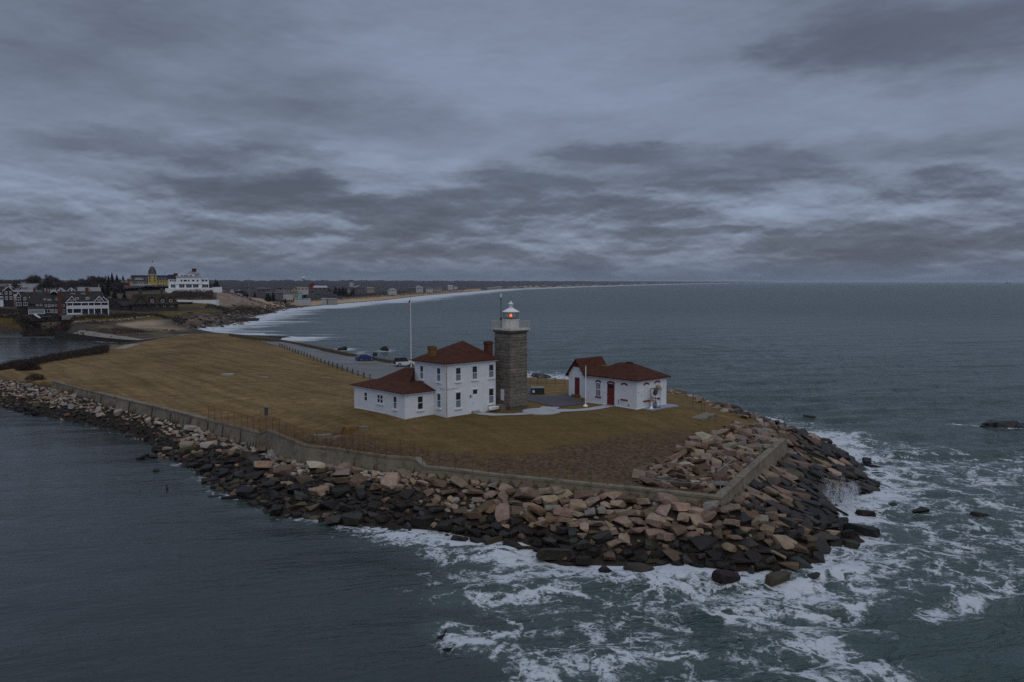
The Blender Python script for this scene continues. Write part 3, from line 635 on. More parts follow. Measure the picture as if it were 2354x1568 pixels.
def build_sea():
    rs = [27.]
    while rs[-1] < 90000: rs.append(rs[-1] * (1.0052 if rs[-1] < 200 else 1.0075 if rs[-1] < 700 else 1.03 if rs[-1] < 3000 else 1.12))
    X, Y, F = polar(-47, 47, 620, rs); x, y = X.ravel(), Y.ravel(); r = np.hypot(x, y)
    dw = dist(WPOLY, x, y); iw = inside(WPOLY, x, y); dc = np.where(r > 250, dist(CPOLY, x, y), 1e9)
    open_ = np.clip((x - (-14 - (y - 60) * .05)) / 30., 0, 1); behind = ((y > 150) & ((x > -112) | (y > 325))).astype(float)
    inlet = ((y > 140) & (y < 325) & (x < -112)).astype(float)
    rough = np.maximum(open_, behind) * (1 - inlet)
    fade = np.clip(1.25 - r / 420., 0, 1)
    a = R(-14); u = x * math.cos(a) - y * math.sin(a); v = x * math.sin(a) + y * math.cos(a)
    warp = fbm(x / 16., y / 16., 40) * 9
    z = (.10 + .20 * rough) * np.sin(v / 2.1 + warp + u * .06) + (.05 + .12 * rough) * np.sin(v / .95 - warp * 1.4 + u * .15 + 1.) + (.10 + .5 * rough) * (fbm(u / 5., v / 2.2, 50) - .47) + rough * .28 * np.sin(v / 6.0 + fbm(x / 40, y / 40, 60) * 6)
    z = z * fade * np.where(r < 420, 1, 0) * .75
    me = np_mesh('water', np.stack([x, y, z], -1), F[:, ::-1])
    shoal = np.zeros_like(x); near = r < 260
    xn, yn = x[near], y[near]; dn = dw[near]
    px = proj(np.stack([xn, yn, 0 * xn], -1))[0]
    k = np.interp(px[:, 0], [0, 300, 420, 700, 860, 1000, 1200, 1500, 1900, 2100], [.22, .22, .34, .36, .56, .68, .76, .82, .84, .76]) * (1.0)
    back = (yn > 118) & (xn > 0)
    k = np.where(back, .72, k)
    wid = np.interp(px[:, 0], [0, 300, 700, 900, 1200, 1700, 2100], [3.5, 3., 4., 7, 14., 14., 11.]); wid = np.where(back, 13, wid)
    f = k * np.clip(1.15 - dn / wid, 0, 1)
    big = region(xn, yn, [(860, 1235), (1010, 1310), (1080, 1345), (1020, 1380), (1010, 1460), (1080, 1510), (1180, 1560), (1250, 1640), (2080, 1640), (2000, 1540), (1880, 1440), (1960, 1400), (2353, 1440), (2600, 1440), (2600, 1060), (2200, 1030), (2050, 1010), (1900, 985), (1740, 950), (1640, 930), (1560, 1100), (1500, 1250), (1100, 1220)], 9.)
    f = np.maximum(f, big * np.interp(px[:, 1], [930, 1000, 1100, 1300], [.30, .40, .43, .39]))
    for pts, w, s in (([(1035, 1368), (1130, 1378), (1250, 1352), (1400, 1318), (1560, 1322)], 2.8, .56), ([(1022, 1440), (1080, 1475), (1180, 1502), (1250, 1535), (1380, 1525), (1560, 1500)], 2.6, .58),
                      ([(1000, 1238), (1200, 1272), (1380, 1296), (1560, 1316), (1700, 1336), (1850, 1330)], 4.2, .60), ([(1100, 1320), (1300, 1335), (1500, 1350), (1700, 1375), (1850, 1385)], 7., .50), ([(1380, 1275), (1480, 1300), (1600, 1318), (1700, 1330)], 4.2, .66), ([(1560, 1335), (1650, 1390), (1760, 1425), (1840, 1442), (1900, 1490), (1970, 1530), (2060, 1560)], 2.6, .62),
                      ([(1700, 1440), (1780, 1470), (1900, 1520), (1960, 1540)], 1.6, .56), ([(1740, 1385), (1850, 1400), (1950, 1385), (2030, 1380)], 1.5, .58), ([(2130, 1415), (2200, 1385), (2260, 1360)], 2.0, .62),
                      ([(1880, 1290), (1990, 1270), (2120, 1280), (2240, 1330), (2353, 1350)], 2.4, .56), ([(1900, 1180), (2000, 1200), (2100, 1230), (2200, 1250)], 2.6, .52), ([(1640, 935), (1720, 955), (1800, 985), (1900, 1020), (2000, 1075)], 6., .55),
                      ([(1200, 868), (1240, 872), (1320, 888)], 16, .8), ([(2205, 975), (2270, 984), (2353, 990)], 2.5, .55), ([(1150, 1460), (1300, 1440), (1420, 1400), (1480, 1350)], 1.8, .54), ([(1250, 1400), (1420, 1385), (1600, 1400)], 1.8, .52),
                      ([(2040, 1120), (2150, 1105), (2300, 1110)], 2.5, .42), ([(2200, 1130), (2330, 1160)], 2.5, .42), ([(1600, 1500), (1800, 1540), (1900, 1568)], 2.2, .52), ([(1430, 1430), (1560, 1440), (1680, 1440)], 1.6, .5)):
        f = np.maximum(f, s * stroke(xn, yn, pts, w))
    shoal[near] = f
    nrm_attr(me, 'foam', shoal)
    lotd = dist(LOTW, x, y, closed=False)
    surf = np.where(r < 700, np.clip(1.12 - dc / np.interp(r, [300, 420, 600, 700], [26, 55, 60, 50]), 0, 1), np.clip(1.3 - dc / np.interp(r, [700, 1300, 4000, 9000], [70, 92, 140, 280]), 0, 1))
    surf = np.where((x < -.40 * y) & (r < 420), np.clip(.95 - dc / 7., 0, 1) * .8, surf)
    surf = np.maximum(surf, np.where((y > 150) & (x > -.4 * y) & (r < 320), np.clip(.9 - lotd / 34., 0, 1) * .82, 0))
    for qx, qy in ((785, 803), (885, 807), (830, 812)):
        c = at(qx, qy, 0); surf = np.maximum(surf, .75 * np.clip(1.1 - np.hypot((x - c[0]) / 9., (y - c[1]) / 16.), 0, 1))
    nrm_attr(me, 'surf', surf)
    teal = np.clip(np.maximum(rough * .95, shoal * 1.3), 0, 1); teal = np.maximum(teal, .5 * region(x, y, [(700, 1400), (1000, 1300), (1300, 1640), (700, 1640)], 22) * (r < 90)) * np.where(inlet > 0, .25, 1)
    nrm_attr(me, 'amp', np.where(inlet > 0, .28, (.46 + .54 * rough))); nrm_attr(me, 'teal', np.clip(teal, .0, 1)); nrm_attr(me, 'chop', np.clip(.22 + rough * .78, 0, 1) * np.where(inlet > 0, .35, 1)); nrm_attr(me, 'far', np.clip((r - 140) / 500., 0, 1) * np.clip(rough + .15, 0, 1))
    o = link('water', me, water_material()); tag(o, 'grey green winter sea with foam round the rocks', None, None, 'structure')
build_sea()

# ------------------------------------------------------------------ rocks
def rock_mesh(i, kind):
    rng = np.random.default_rng(100 + i)
    n = {'block': 17, 'slab': 16, 'cobble': 26}[kind]
    p = rng.normal(size=(n, 3)); p /= np.linalg.norm(p, axis=1)[:, None]
    e = {'block': .42, 'slab': .36, 'cobble': .8}[kind]
    p = np.sign(p) * np.abs(p) ** e; p *= rng.uniform(.88, 1.0, (n, 1))
    if kind != 'cobble': p[:, 0] += .25 * p[:, 1] * rng.uniform(-1, 1); p[:, 2] += .2 * p[:, 0] * rng.uniform(-1, 1)
    p /= np.abs(p).max(0) * 2
    bm = bmesh.new(); [bm.verts.new(q) for q in p]; bmesh.ops.convex_hull(bm, input=bm.verts)
    for v in [v for v in bm.verts if not v.link_faces]: bm.verts.remove(v)
    bmesh.ops.dissolve_limit(bm, angle_limit=R(14), verts=bm.verts, edges=bm.edges)
    bmesh.ops.bevel(bm, geom=list(bm.edges), offset=.05 if kind != 'cobble' else .06, segments=1, affect='EDGES', clamp_overlap=True)
    bmesh.ops.triangulate(bm, faces=bm.faces); bmesh.ops.recalc_face_normals(bm, faces=bm.faces)
    me = bpy.data.meshes.new('boulder_%s' % kind); bm.to_mesh(me); bm.free(); return me
KINDS = {'block': [rock_mesh(i, 'block') for i in range(9)], 'slab': [rock_mesh(20 + i, 'slab') for i in range(6)], 'cobble': [rock_mesh(40 + i, 'cobble') for i in range(6)]}
def rock_material(attr):
    m = bpy.data.materials.new('rock_' + ('rubble' if attr else 'boulder')); m.use_nodes = True; t = NT(m.node_tree); b = m.node_tree.nodes['Principled BSDF']
    c = t.add('ShaderNodeAttribute', attribute_name='tint').outputs['Color'] if attr else t.add('ShaderNodeObjectInfo').outputs['Color']
    geo = t.add('ShaderNodeNewGeometry'); P = geo.outputs['Position']
    n = t.noise(P, 1.6, 7, .68, .4); n2 = t.noise(P, 6., 4, .7)
    c = t.mix(1.0, c, t.ramp(n, [(.3, .70), (.5, 1.0), (.72, 1.30)]), 'MULTIPLY')
    c = t.mix(1.0, c, t.ramp(n2, [(.3, .82), (.7, 1.16)]), 'MULTIPLY')
    t.set(b, 'Base Color', c); b.inputs['Specular IOR Level'].default_value = .2
    lum = t.add('ShaderNodeRGBToBW', inp={0: c}).outputs[0]; t.set(b, 'Roughness', t.maprange(lum, .02, .12, .55, .9))
    bp = t.add('ShaderNodeBump', inp={'Strength': .55, 'Distance': .07, 'Height': t.noise(P, 5., 6, .7)}); t.set(b, 'Normal', bp.outputs[0])
    return m
M_rub, M_bld = rock_material(True), rock_material(False)
for l in KINDS.values():
    for me in l: me.materials.append(M_bld)
SLABZ = np.array([(1690, 1100), (1730, 1080), (1812, 1035), (1815, 1008), (1850, 1005), (1905, 1028), (1945, 1050), (1990, 1085), (2016, 1120), (1965, 1150), (1930, 1170), (1930, 1205), (1860, 1200), (1790, 1180), (1740, 1150)], float)
FRONTZ = np.array([(1130, 1120), (1300, 1120), (1500, 1140), (1640, 1165), (1650, 1215), (1560, 1245), (1400, 1245), (1270, 1225), (1180, 1180)], float)
INZ = np.array([(1478, 1075), (1560, 1050), (1560, 1028), (1600, 1012), (1655, 992), (1690, 972), (1725, 980), (1780, 990), (1795, 1008), (1655, 1136), (1455, 1112)], float)
CORNZ = np.array([(1650, 1165), (1700, 1110), (1740, 1140), (1760, 1170), (1720, 1215), (1650, 1200)], float)
PAL = {'tan': (.275, .202, .138), 'pink': (.26, .182, .138), 'grey': (.235, .21, .178), 'pale': (.35, .295, .232), 'brown': (.125, .085, .056), 'black': (.021, .0175, .0145), 'dark grey': (.043, .038, .034), 'olive': (.058, .047, .026), 'rust': (.155, .098, .058)}
rocks = []      # x, y, z, L, W, H, yaw, tiltx, tilty, kind, colour name, colour
cellz = {}
def free(x, y, r):
    ci, cj = int(x // 1.5), int(y // 1.5); s = int(r / 1.5) + 2
    for i in range(ci - s, ci + s + 1):
        for j in range(cj - s, cj + s + 1):
            for (a, b, q) in cellz.get((i, j), ()):
                if (a - x) ** 2 + (b - y) ** 2 < (q + r) ** 2: return False
    return True
def put(x, y, r): cellz.setdefault((int(x // 1.5), int(y // 1.5)), []).append((x, y, r))
_rx = RNG.uniform(-122, 50, 185000); _ry = RNG.uniform(58, 165, 185000)
_dw = dist(WPOLY, _rx, _ry); _iw = inside(WPOLY, _rx, _ry); _il = inside(LPOLY, _rx, _ry); _dl = dist(LPOLY, _rx, _ry); _g = ground(_rx, _ry)
_px = proj(np.stack([_rx, _ry, np.maximum(_g, 0)], -1))[0]
_inz = inside(INZ, _px[:, 0], _px[:, 1]) & _il & (_dl > 1.1)
_back = (_ry > 100) & (_rx > 21) & _il & (_dl < 3.0)
_ok = (((_iw | (_dw < .4)) & ~_il & (_dl > .35)) | _inz | _back) & (_ry < 158)
_rx, _ry, _dw, _iw, _g, _px, _inz, _back = [q[_ok] for q in (_rx, _ry, _dw, _iw, _g, _px, _inz, _back)]
_slab = inside(SLABZ, _px[:, 0], _px[:, 1]) & ~_inz & (_rx > 18); _front = inside(FRONTZ, _px[:, 0], _px[:, 1]) & ~_inz; _corn = inside(CORNZ, _px[:, 0], _px[:, 1]) & ~_inz
sd = at(1900, 1125, 1.5) - at(1750, 1055, 2.5); SLABYAW = math.atan2(sd[1], sd[0])
def add_rock(i, L, kind, asp, hasp, yaw, tx, ty, sink=.22):
    x, y = _rx[i], _ry[i]; W = L * asp; H = L * hasp; z = _g[i]
    if not _iw[i]: z = max(z, -.35 - .1 * L)
    zr = z + H * (.5 - sink)
    tide = float(np.interp(_px[i, 0], [420, 500, 900, 1100, 1250, 1550, 1700], [1.4, 1.9, 1.95, 1.4, .8, .8, 1.25])) + (vnoise(x / 5., y / 5., 9) - .5) * 1.0
    if _px[i, 0] < 480: tide = 1.45
    if _slab[i]: tide = 2.0 + (vnoise(x / 6., y / 6., 19) - .5) * .9
    hz = z + H * .3
    if _inz[i] or _back[i]: cn = random.choices(['pink', 'tan', 'brown', 'pale', 'rust', 'grey'], [5, 4, 3, 1, 1, 1])[0]; bias = .82
    elif hz < tide - .25: cn = random.choices(['black', 'dark grey', 'brown', 'olive', 'tan'], [60, 22, 8, 8, 3])[0]; bias = 1
    elif hz < tide + .25: cn = random.choices(['black', 'dark grey', 'brown', 'olive', 'tan', 'rust'], [22, 22, 26, 8, 14, 8])[0]; bias = .9
    elif _px[i, 0] < 900: cn = random.choices(['grey', 'tan', 'pink', 'pale', 'brown', 'rust'], [6, 4, 2, 4, 1, .5])[0]; bias = 1.02
    elif _slab[i] or _corn[i] or (_px[i, 0] > 1640 and not _front[i]): cn = random.choices(['brown', 'tan', 'pink', 'dark grey', 'rust', 'olive', 'grey'], [6, 3, 3, 5, 1, 1, 2])[0]; bias = .72
    else: cn = random.choices(['tan', 'pink', 'grey', 'pale', 'brown', 'rust'], [7, 4, 1.5, 1.2, 2.5, .7])[0]; bias = .95
    f = bias * random.uniform(.75, 1.22); col = tuple(c * f * random.uniform(.94, 1.06) for c in PAL[cn])
    rocks.append([x, y, zr, L, W, H, yaw, tx, ty, kind, random.randrange(len(KINDS[kind])), cn, col])
def pass_(mask, n, rng_, kindf, pack=.40):
    idx = np.flatnonzero(mask); random.shuffle(idx := list(idx)); k = 0
    for i in idx:
        if k >= n: break
        L = random.uniform(*rng_); r = L * pack
        if free(_rx[i], _ry[i], r): put(_rx[i], _ry[i], r); kindf(i, L); k += 1
def k_slab(i, L): add_rock(i, L, 'slab', random.uniform(.38, .6), random.uniform(.15, .26), SLABYAW + random.gauss(0, .22), random.gauss(0, .10), random.gauss(.16, .08), .1)
def k_block(i, L): add_rock(i, L, 'block', random.uniform(.55, .9), random.uniform(.28, .46), random.uniform(0, 6.28), random.gauss(0, .17), random.gauss(0, .17))
def k_mix(i, L): (k_block if random.random() < .62 else (lambda i, L: add_rock(i, L, 'cobble', random.uniform(.65, .95), random.uniform(.5, .75), random.uniform(0, 6.28), random.gauss(0, .3), random.gauss(0, .3))))(i, L)
def k_flat(i, L): add_rock(i, L, random.choice(['slab', 'block']), random.uniform(.5, .9), random.uniform(.25, .45), random.uniform(0, 6.28), random.gauss(0, .22), random.gauss(0, .22), .12)
far_left = _px[:, 0] < 420
pass_(_slab, 400, (1.9, 3.4), k_slab, .27); pass_(_slab, 600, (1.0, 1.8), k_slab, .28)
pass_(_front, 340, (1.4, 2.5), k_flat, .27); pass_(_front, 400, (.9, 1.5), k_block, .30)
low_front = ~_slab & ~_inz & ~_back & (_px[:, 0] > 1050) & (_px[:, 0] < 1920) & (_px[:, 1] > 1170)
pass_(low_front, 260, (1.2, 2.2), k_flat, .30)
pass_(low_front & (_dw < 3.5), 300, (.7, 1.5), k_flat, .28)
pass_(_inz, 70, (1.4, 2.3), k_flat, .36); pass_(_inz, 300, (.7, 1.3), k_flat, .36)
pass_(_back, 26, (1.0, 1.9), k_block, .42)
rest = ~_slab & ~_front & ~_inz & ~_back & ~far_left
pass_(rest & (_px[:, 0] > 1640), 120, (1.3, 2.2), k_mix, .35); pass_(rest & (_px[:, 0] > 420), 170, (1.3, 2.4), k_flat, .38)
pass_(rest, 1300, (.7, 1.2), k_mix, .35)
pass_(far_left, 70, (1.0, 1.7), k_mix, .45); pass_(far_left, 1500, (.5, .95), k_mix, .36)
pass_(~far_left & ~_back, 5200, (.32, .64), k_mix, .36); pass_(far_left, 2600, (.3, .5), k_mix, .38)
# lone boulders washed by the surf and the reef offshore
LONE = [(1466, 1314, 2.6, 1.5, 1.0), (1668, 1334, 2.3, 1.3, 1.2), (1785, 1334, 3.4, 1.2, .9), (1272, 1281, 3.2, 1.5, 1.2), (1340, 1292, 1.5, 1., .7), (1395, 1315, 1.2, .9, .7), (1640, 1300, 1.6, 1.1, .9), (1712, 1290, 1.7, 1.2, 1.), (1838, 1300, 2.2, 1.3, 1.),
        (1980, 1220, 3.6, 1.3, .9), (1955, 1255, 1.4, 1., .7), (1868, 1326, 1.2, .9, .5), (2005, 1078, 1.6, 1.2, .8), (2016, 1095, 2.2, 1.3, .8), (1992, 1062, 1.5, 1.1, .7), (2115, 1176, 1.8, 1., .5), (2250, 1185, 2.0, .9, .45), (2050, 1166, 1.5, .9, .5), (1990, 1183, 2.0, 1., .7), (1945, 1230, 1.5, 1., .7),
        (1860, 960, 2.2, 1.1, .6), (1660, 958, 3.0, 1.3, .8), (1615, 938, 2.4, 1.5, 1.3), (1720, 963, 1.8, 1.3, 1.1), (325, 1054, 2.2, 1., .6), (352, 1050, 1.6, 1., .6), (500, 1143, 2.4, .6, .4), (535, 1146, 2.4, .7, .5), (480, 1108, 2.6, 1.1, .7), (360, 1084, .9, .7, .5),
        (785, 803.5, 4.2, 2.5, 2.0), (885, 807.5, 3.6, 2.4, 2.4), (1243, 869, 5.2, 2.6, 1.6), (862, 816, 1.6, 1.2, 1.2), (545, 740, 14, 5, 3.0), (565, 738, 16, 5, 2.6)]
for q in LONE:
    w = at(q[0], q[1], 0.0); cn = random.choice(['black', 'black', 'dark grey']); col = tuple(c * random.uniform(.8, 1.2) for c in PAL[cn])
    if q[0] == 1785: cn = 'olive'; col = (.06, .05, .03)
    rocks.append([w[0], w[1], q[4] * .22, q[2], q[3], q[4], random.gauss(.2, .4), random.gauss(0, .1), random.gauss(0, .12), random.choice(['cobble'] if q[1] < 880 else ['block', 'slab', 'cobble']), random.randrange(6), cn, col])
# reef at the right edge of the view: one long outcrop
def reef():
    a, b = at(2262, 984, 0), at(2420, 990, 0); mb = MB(); n = 9
    for i in range(n):
        t = i / (n - 1); c = a + (b - a) * t; h = (.5 + 1.0 * math.sin(math.pi * min(1, t * 1.2 + .1))) * random.uniform(.8, 1.2)
        pts = [(c[0] + random.uniform(-1.5, 1.5), c[1] + random.uniform(-1.0, 1.0), random.uniform(-.6, h)) for _ in range(16)]; mb.hull(pts)
    o = mb.build('reef', mat('wet_reef', (.022, .02, .021), .45, .3, 1., bump=.5, bscale=5), bevel=.05); tag(o, 'long dark reef rising from the sea at the right edge', 'reef')
reef()
rk = np.array([[r[0], r[1], r[2], r[3] * .5 + r[4] * .2 + r[5] * .3] for r in rocks]); ppx, pdep = proj(rk[:, :3])
size = rk[:, 3] / pdep * np.where((ppx[:, 0] > -20) & (ppx[:, 0] < 2370) & (ppx[:, 1] < 1560), 1, 0); order = np.argsort(-size); single = set(order[:290].tolist())
# everything past the 290 largest is one mass of rubble
VV, FF, TT = [], [], []; nv = 0; cache = {}
for i, r in enumerate(rocks):
    if i in single: continue
    key = (r[9], r[10])
    if key not in cache:
        me = KINDS[r[9]][r[10]]; v = np.empty(len(me.vertices) * 3); me.vertices.foreach_get('co', v); f = np.empty(len(me.polygons) * 3, int); me.loops.foreach_get('vertex_index', f); cache[key] = (v.reshape(-1, 3), f.reshape(-1, 3))
    v, f = cache[key]; M = np.array(Matrix.Rotation(r[6], 3, 'Z') @ Matrix.Rotation(r[7], 3, 'X') @ Matrix.Rotation(r[8], 3, 'Y'))
    VV.append((v * [r[3], r[4], r[5]]) @ M.T + [r[0], r[1], r[2]]); FF.append(f + nv); nv += len(v); TT.append(np.tile([*r[12], 1.], (len(v), 1)))
me = np_mesh('rubble', np.vstack(VV), np.vstack(FF), False); ca = me.attributes.new('tint', 'FLOAT_COLOR', 'POINT'); ca.data.foreach_set('color', np.vstack(TT).astype(np.float32).ravel())
tag(link('rubble', me, M_rub), 'loose mass of smaller stones covering the shore below the seawall', 'rubble', None, 'stuff')
# the largest stones one by one, each with a description of its own
recs = []
for i in order[:290]:
    r = rocks[i]; px, py = ppx[i]; L = r[3]
    sz = 'huge' if L > 2.6 else 'big' if L > 1.8 else 'medium' if L > 1.3 else 'small'
    shp = {'block': 'block', 'slab': 'flat slab', 'cobble': 'rounded boulder'}[r[9]]
    inz = inside(INZ, np.array([px]), np.array([py]))[0]
    land = ('far off beside the shore road' if py < 760 else 'off the parking lot wall' if py < 830 and px < 1000 else 'behind the tower' if py < 900 and px < 1300 else 'inside the seawall corner' if inz else 'behind the annex' if py < 985 and px < 1800 else
            'below the left lawn' if px < 480 else 'below the rusty mesh fence' if px < 800 else 'straight below the white house' if px < 1060 else 'straight below the tower' if px < 1260 else 'below the annex' if px < 1540 else 'at the seawall corner' if px < 1720 and py < 1260 else 'out from the seawall corner' if px < 1760 else 'on the right point' if py > 1010 else 'at the far right tip')
    g = r[2] - r[5] * .4
    dwi = float(dist(WPOLY, np.array([r[0]]), np.array([r[1]]))[0]); iwi = bool(inside(WPOLY, np.array([r[0]]), np.array([r[1]]))[0]); dli = float(dist(WALL, np.array([r[0]]), np.array([r[1]]), closed=False)[0])
    row = 'in rubble fill' if inz else ('awash in the sea' if not iwi and dwi > 2 else 'at the waterline' if not iwi or dwi < 2.2 else 'by the wall foot' if dli < 2.4 else 'in the upper rows' if dli < 6 else 'in the lower rows')
    if land.startswith(('far off', 'off the', 'behind')): row = ''
    recs.append((i, '%s %s %s' % (sz, r[11], shp), (row + ' ' + land).strip(), px))
byl = {}
for q in recs: byl.setdefault((q[1], q[2]), []).append(q)
for (a, w), l in byl.items():
    l.sort(key=lambda q: q[3]); n = len(l); ordn = ['leftmost', 'second from left', 'third from left', 'fourth from left', 'fifth from left', 'sixth from left', 'seventh from left', 'eighth from left']
    for j, q in enumerate(l):
        pre = '' if n == 1 else ('left-hand ' if j == 0 else 'right-hand ') if n == 2 else (['leftmost ', 'middle ', 'rightmost '][j]) if n == 3 else ('rightmost ' if j == n - 1 else ordn[min(j, 7)] + ' ')
        r = rocks[q[0]]; o = bpy.data.objects.new('boulder', KINDS[r[9]][r[10]]); COL.objects.link(o)
        o.location = r[:3]; o.rotation_euler = (Matrix.Rotation(r[6], 3, 'Z') @ Matrix.Rotation(r[7], 3, 'X') @ Matrix.Rotation(r[8], 3, 'Y')).to_euler(); o.scale = (r[3], r[4], r[5]); o.color = (*r[12], 1)
        tag(o, (pre + a + ' ' + w).strip(), 'rock', 'armour stones round the point')

# ------------------------------------------------------------------ lighthouse station
TH = .749; U1 = np.array([math.cos(TH), math.sin(TH)]); U2 = np.array([-math.sin(TH), math.cos(TH)])
GZ = 6.6
def frame(o, side):
    """facade frames in building coordinates: side 'x' faces -y (runs along +x), side 'y' faces -x (runs along +y)"""
    return (o, (1, 0, 0), (0, -1, 0), (0, 0, 1)) if side == 'x' else (o, (0, 1, 0), (-1, 0, 0), (0, 0, 1))
def sash_window(parent, F, a0, a1, z0, z1, trim=M_trim, sill=True, blind=.45, bars=True, name='window', head=True, fw=.09):
    a0, a1 = min(a0, a1) - .05, max(a0, a1) + .05; zm = (z0 + z1) / 2
    mb = MB(F); d = .035
    mb.box(a0 - fw, a0, 0, d, z0 - fw * .4, z1 + fw); mb.box(a1, a1 + fw, 0, d, z0 - fw * .4, z1 + fw); mb.box(a0, a1, 0, d, z1, z1 + fw); mb.box(a0, a1, 0, d, z0 - fw * .4, z0)
    if bars: mb.box(a0, a1, .012, d - .008, zm - .035, zm + .035)
    if head: mb.box(a0 - fw * 1.4, a1 + fw * 1.4, 0, d + .05, z1 + fw + .004, z1 + fw + .07)
    w = mb.build(name, trim, parent)
    mb = MB(F); mb.box(a0, a1, -.01, .012, z0, z1); mb.build('pane', M_glass, w)
    if blind: mb = MB(F); mb.box(a0 + .03, a1 - .03, .0125, .016, z0 + .02, z0 + (z1 - z0) * blind); mb.build('blind', M_blind, w)
    if sill: mb = MB(F); mb.box(a0 - .2, a1 + .2, 0, .16, z0 - .27, z0 - .11); mb.build('sill', M_trim, w)
    return w
def hip_roof(mb, x0, x1, y0, y1, ze, apexes, t=.16):
    """closed hip roof on a rectangle, ridge from apexes[0] to apexes[-1]"""
    b = [(x0, y0, ze), (x1, y0, ze), (x1, y1, ze), (x0, y1, ze)]; f = [(x, y, z + t) for x, y, z in b]
    n = len(apexes)
    if n == 1: vs = b + f + [apexes[0]]; fs = [(3, 2, 1, 0)] + [(i, (i + 1) % 4, 4 + (i + 1) % 4, 4 + i) for i in range(4)] + [(4 + i, 4 + (i + 1) % 4, 8) for i in range(4)]
    else: vs = b + f + list(apexes); fs = [(3, 2, 1, 0)] + [(i, (i + 1) % 4, 4 + (i + 1) % 4, 4 + i) for i in range(4)] + [(4, 5, 8), (5, 6, 9, 8), (6, 7, 9), (7, 4, 8, 9)]
    mb.add(vs, fs); return mb
HN = np.array([-8.056, 96.183])
house = empty('keepers_house', (*HN, GZ), TH)
tag(house, 'white two storey keepers house with red hip roof joined to the stone tower', 'house')
# main block 10.66 x 6.34, eave 6.43 m above the ground
mb = MB(); mb.box(0, 8.12, 0, 6.34, -.6, 6.36); mb.build('wall', M_white, house)
mb = MB(); mb.box(-.26, 8.38, -.26, 6.60, 6.36, 6.50); mb.build('cornice', M_trim, house)
mb = MB(); hip_roof(mb, -.42, 8.54, -.42, 6.76, 6.503, [(5.1, 2.95, 8.96)], .10); roof = mb.build('roof', M_roof, house)
for nm, x, y, w, d, z0, z1, m in (('chimney', .95, 3.9, .42, .38, 6.6, 8.35, M_lichen), ('chimney', 7.72, .95, .42, .40, 6.4, 8.78, M_brick)):
    mb = MB(); mb.box(x - w, x + w, y - d, y + d, z0, z1); mb.box(x - w - .07, x + w + .07, y - d - .07, y + d + .07, z1 - .28, z1 - .12); mb.box(x - w - .03, x + w + .03, y - d - .03, y + d + .03, z1 + .002, z1 + .06); ch = mb.build(nm, m, house)
    mb = MB()
    for k in range(5): mb.tube((x - w + .1 + k * .16, y, z1 + .06), (x - w + .1 + k * .16, y, z1 + .2), .03, n=6)
    mb.build('chimney_pot', M_dgrey, ch)
mb = MB(); mb.tube((6.6, .9, 7.0), (6.6, .9, 7.45), .06, n=8); mb.build('vent_pipe', M_dgrey, house)
Fx, Fy = frame((0, 0, 0), 'x'), frame((0, 0, 0), 'y')
zu, zl = (4.35, 5.90), (1.03, 2.82)
for a0, a1 in ((1.64, 2.26), (4.28, 4.92), (7.04, 7.68)): sash_window(house, Fx, a0, a1, *zu)
for a0, a1 in ((1.62, 2.24), (7.03, 7.67)): sash_window(house, Fx, a0, a1, *zl, blind=.5)
for a0, a1 in ((4.6, 5.08), (1.08, 1.62)): sash_window(house, Fy, a0, a1, *zu, blind=.6)
sash_window(house, Fy, 1.08, 1.60, 1.08, 2.72)
mb = MB(Fx); mb.box(4.16, 4.26, 0, .07, .33, 3.0); mb.box(4.98, 5.08, 0, .07, .33, 3.0); mb.box(4.1, 5.14, 0, .1, 3.0, 3.1); mb.box(4.26, 4.98, 0, .05, 2.32, 2.42); fr = mb.build('door_frame', M_trim, house)
mb = MB(Fx); mb.box(4.26, 4.98, -.02, .03, .33, 2.32); dr = mb.build('door', M_trim, house)
for zz in (.5, 1.35): mb = MB(Fx); mb.box(4.36, 4.88, .03, .045, zz, zz + .7); mb.build('door_panel', M_white, dr)
mb = MB(Fx); mb.box(4.32, 4.37, .03, .09, 1.25, 1.33); mb.build('handle', M_dgrey, dr)
mb = MB(Fx); mb.box(4.28, 4.96, -.02, .035, 2.44, 2.98); mb.build('transom_pane', M_glass, fr)
mb = MB(Fx); mb.box(4.05, 5.2, .0, .55, -.2, .18); mb.box(4.1, 5.15, .0, .3, .18, .32); mb.build('step', M_concl, house)
mb = MB(Fx); mb.box(3.82, 3.92, 0, .14, 2.05, 2.28); mb.box(3.79, 3.95, 0, .17, 2.281, 2.33); mb.build('wall_lamp', M_dgrey, house)
mb = MB(Fx); mb.tube((.09, .06, .05), (.09, .06, 6.34), .055, n=8); mb.tube((.12, .06, 3.42), (1.86, .05, 3.46), .022, n=6)
mb.build('downpipe', mat('rust_stained_pipe', (.44, .36, .25), .8, .4, 1.5, col2=(.2, .11, .05)), house)
mb = MB(Fy); mb.tube((.09, .05, 3.42), (1.2, .05, 3.46), .022, n=6); mb.build('pipe', M_galv, house)
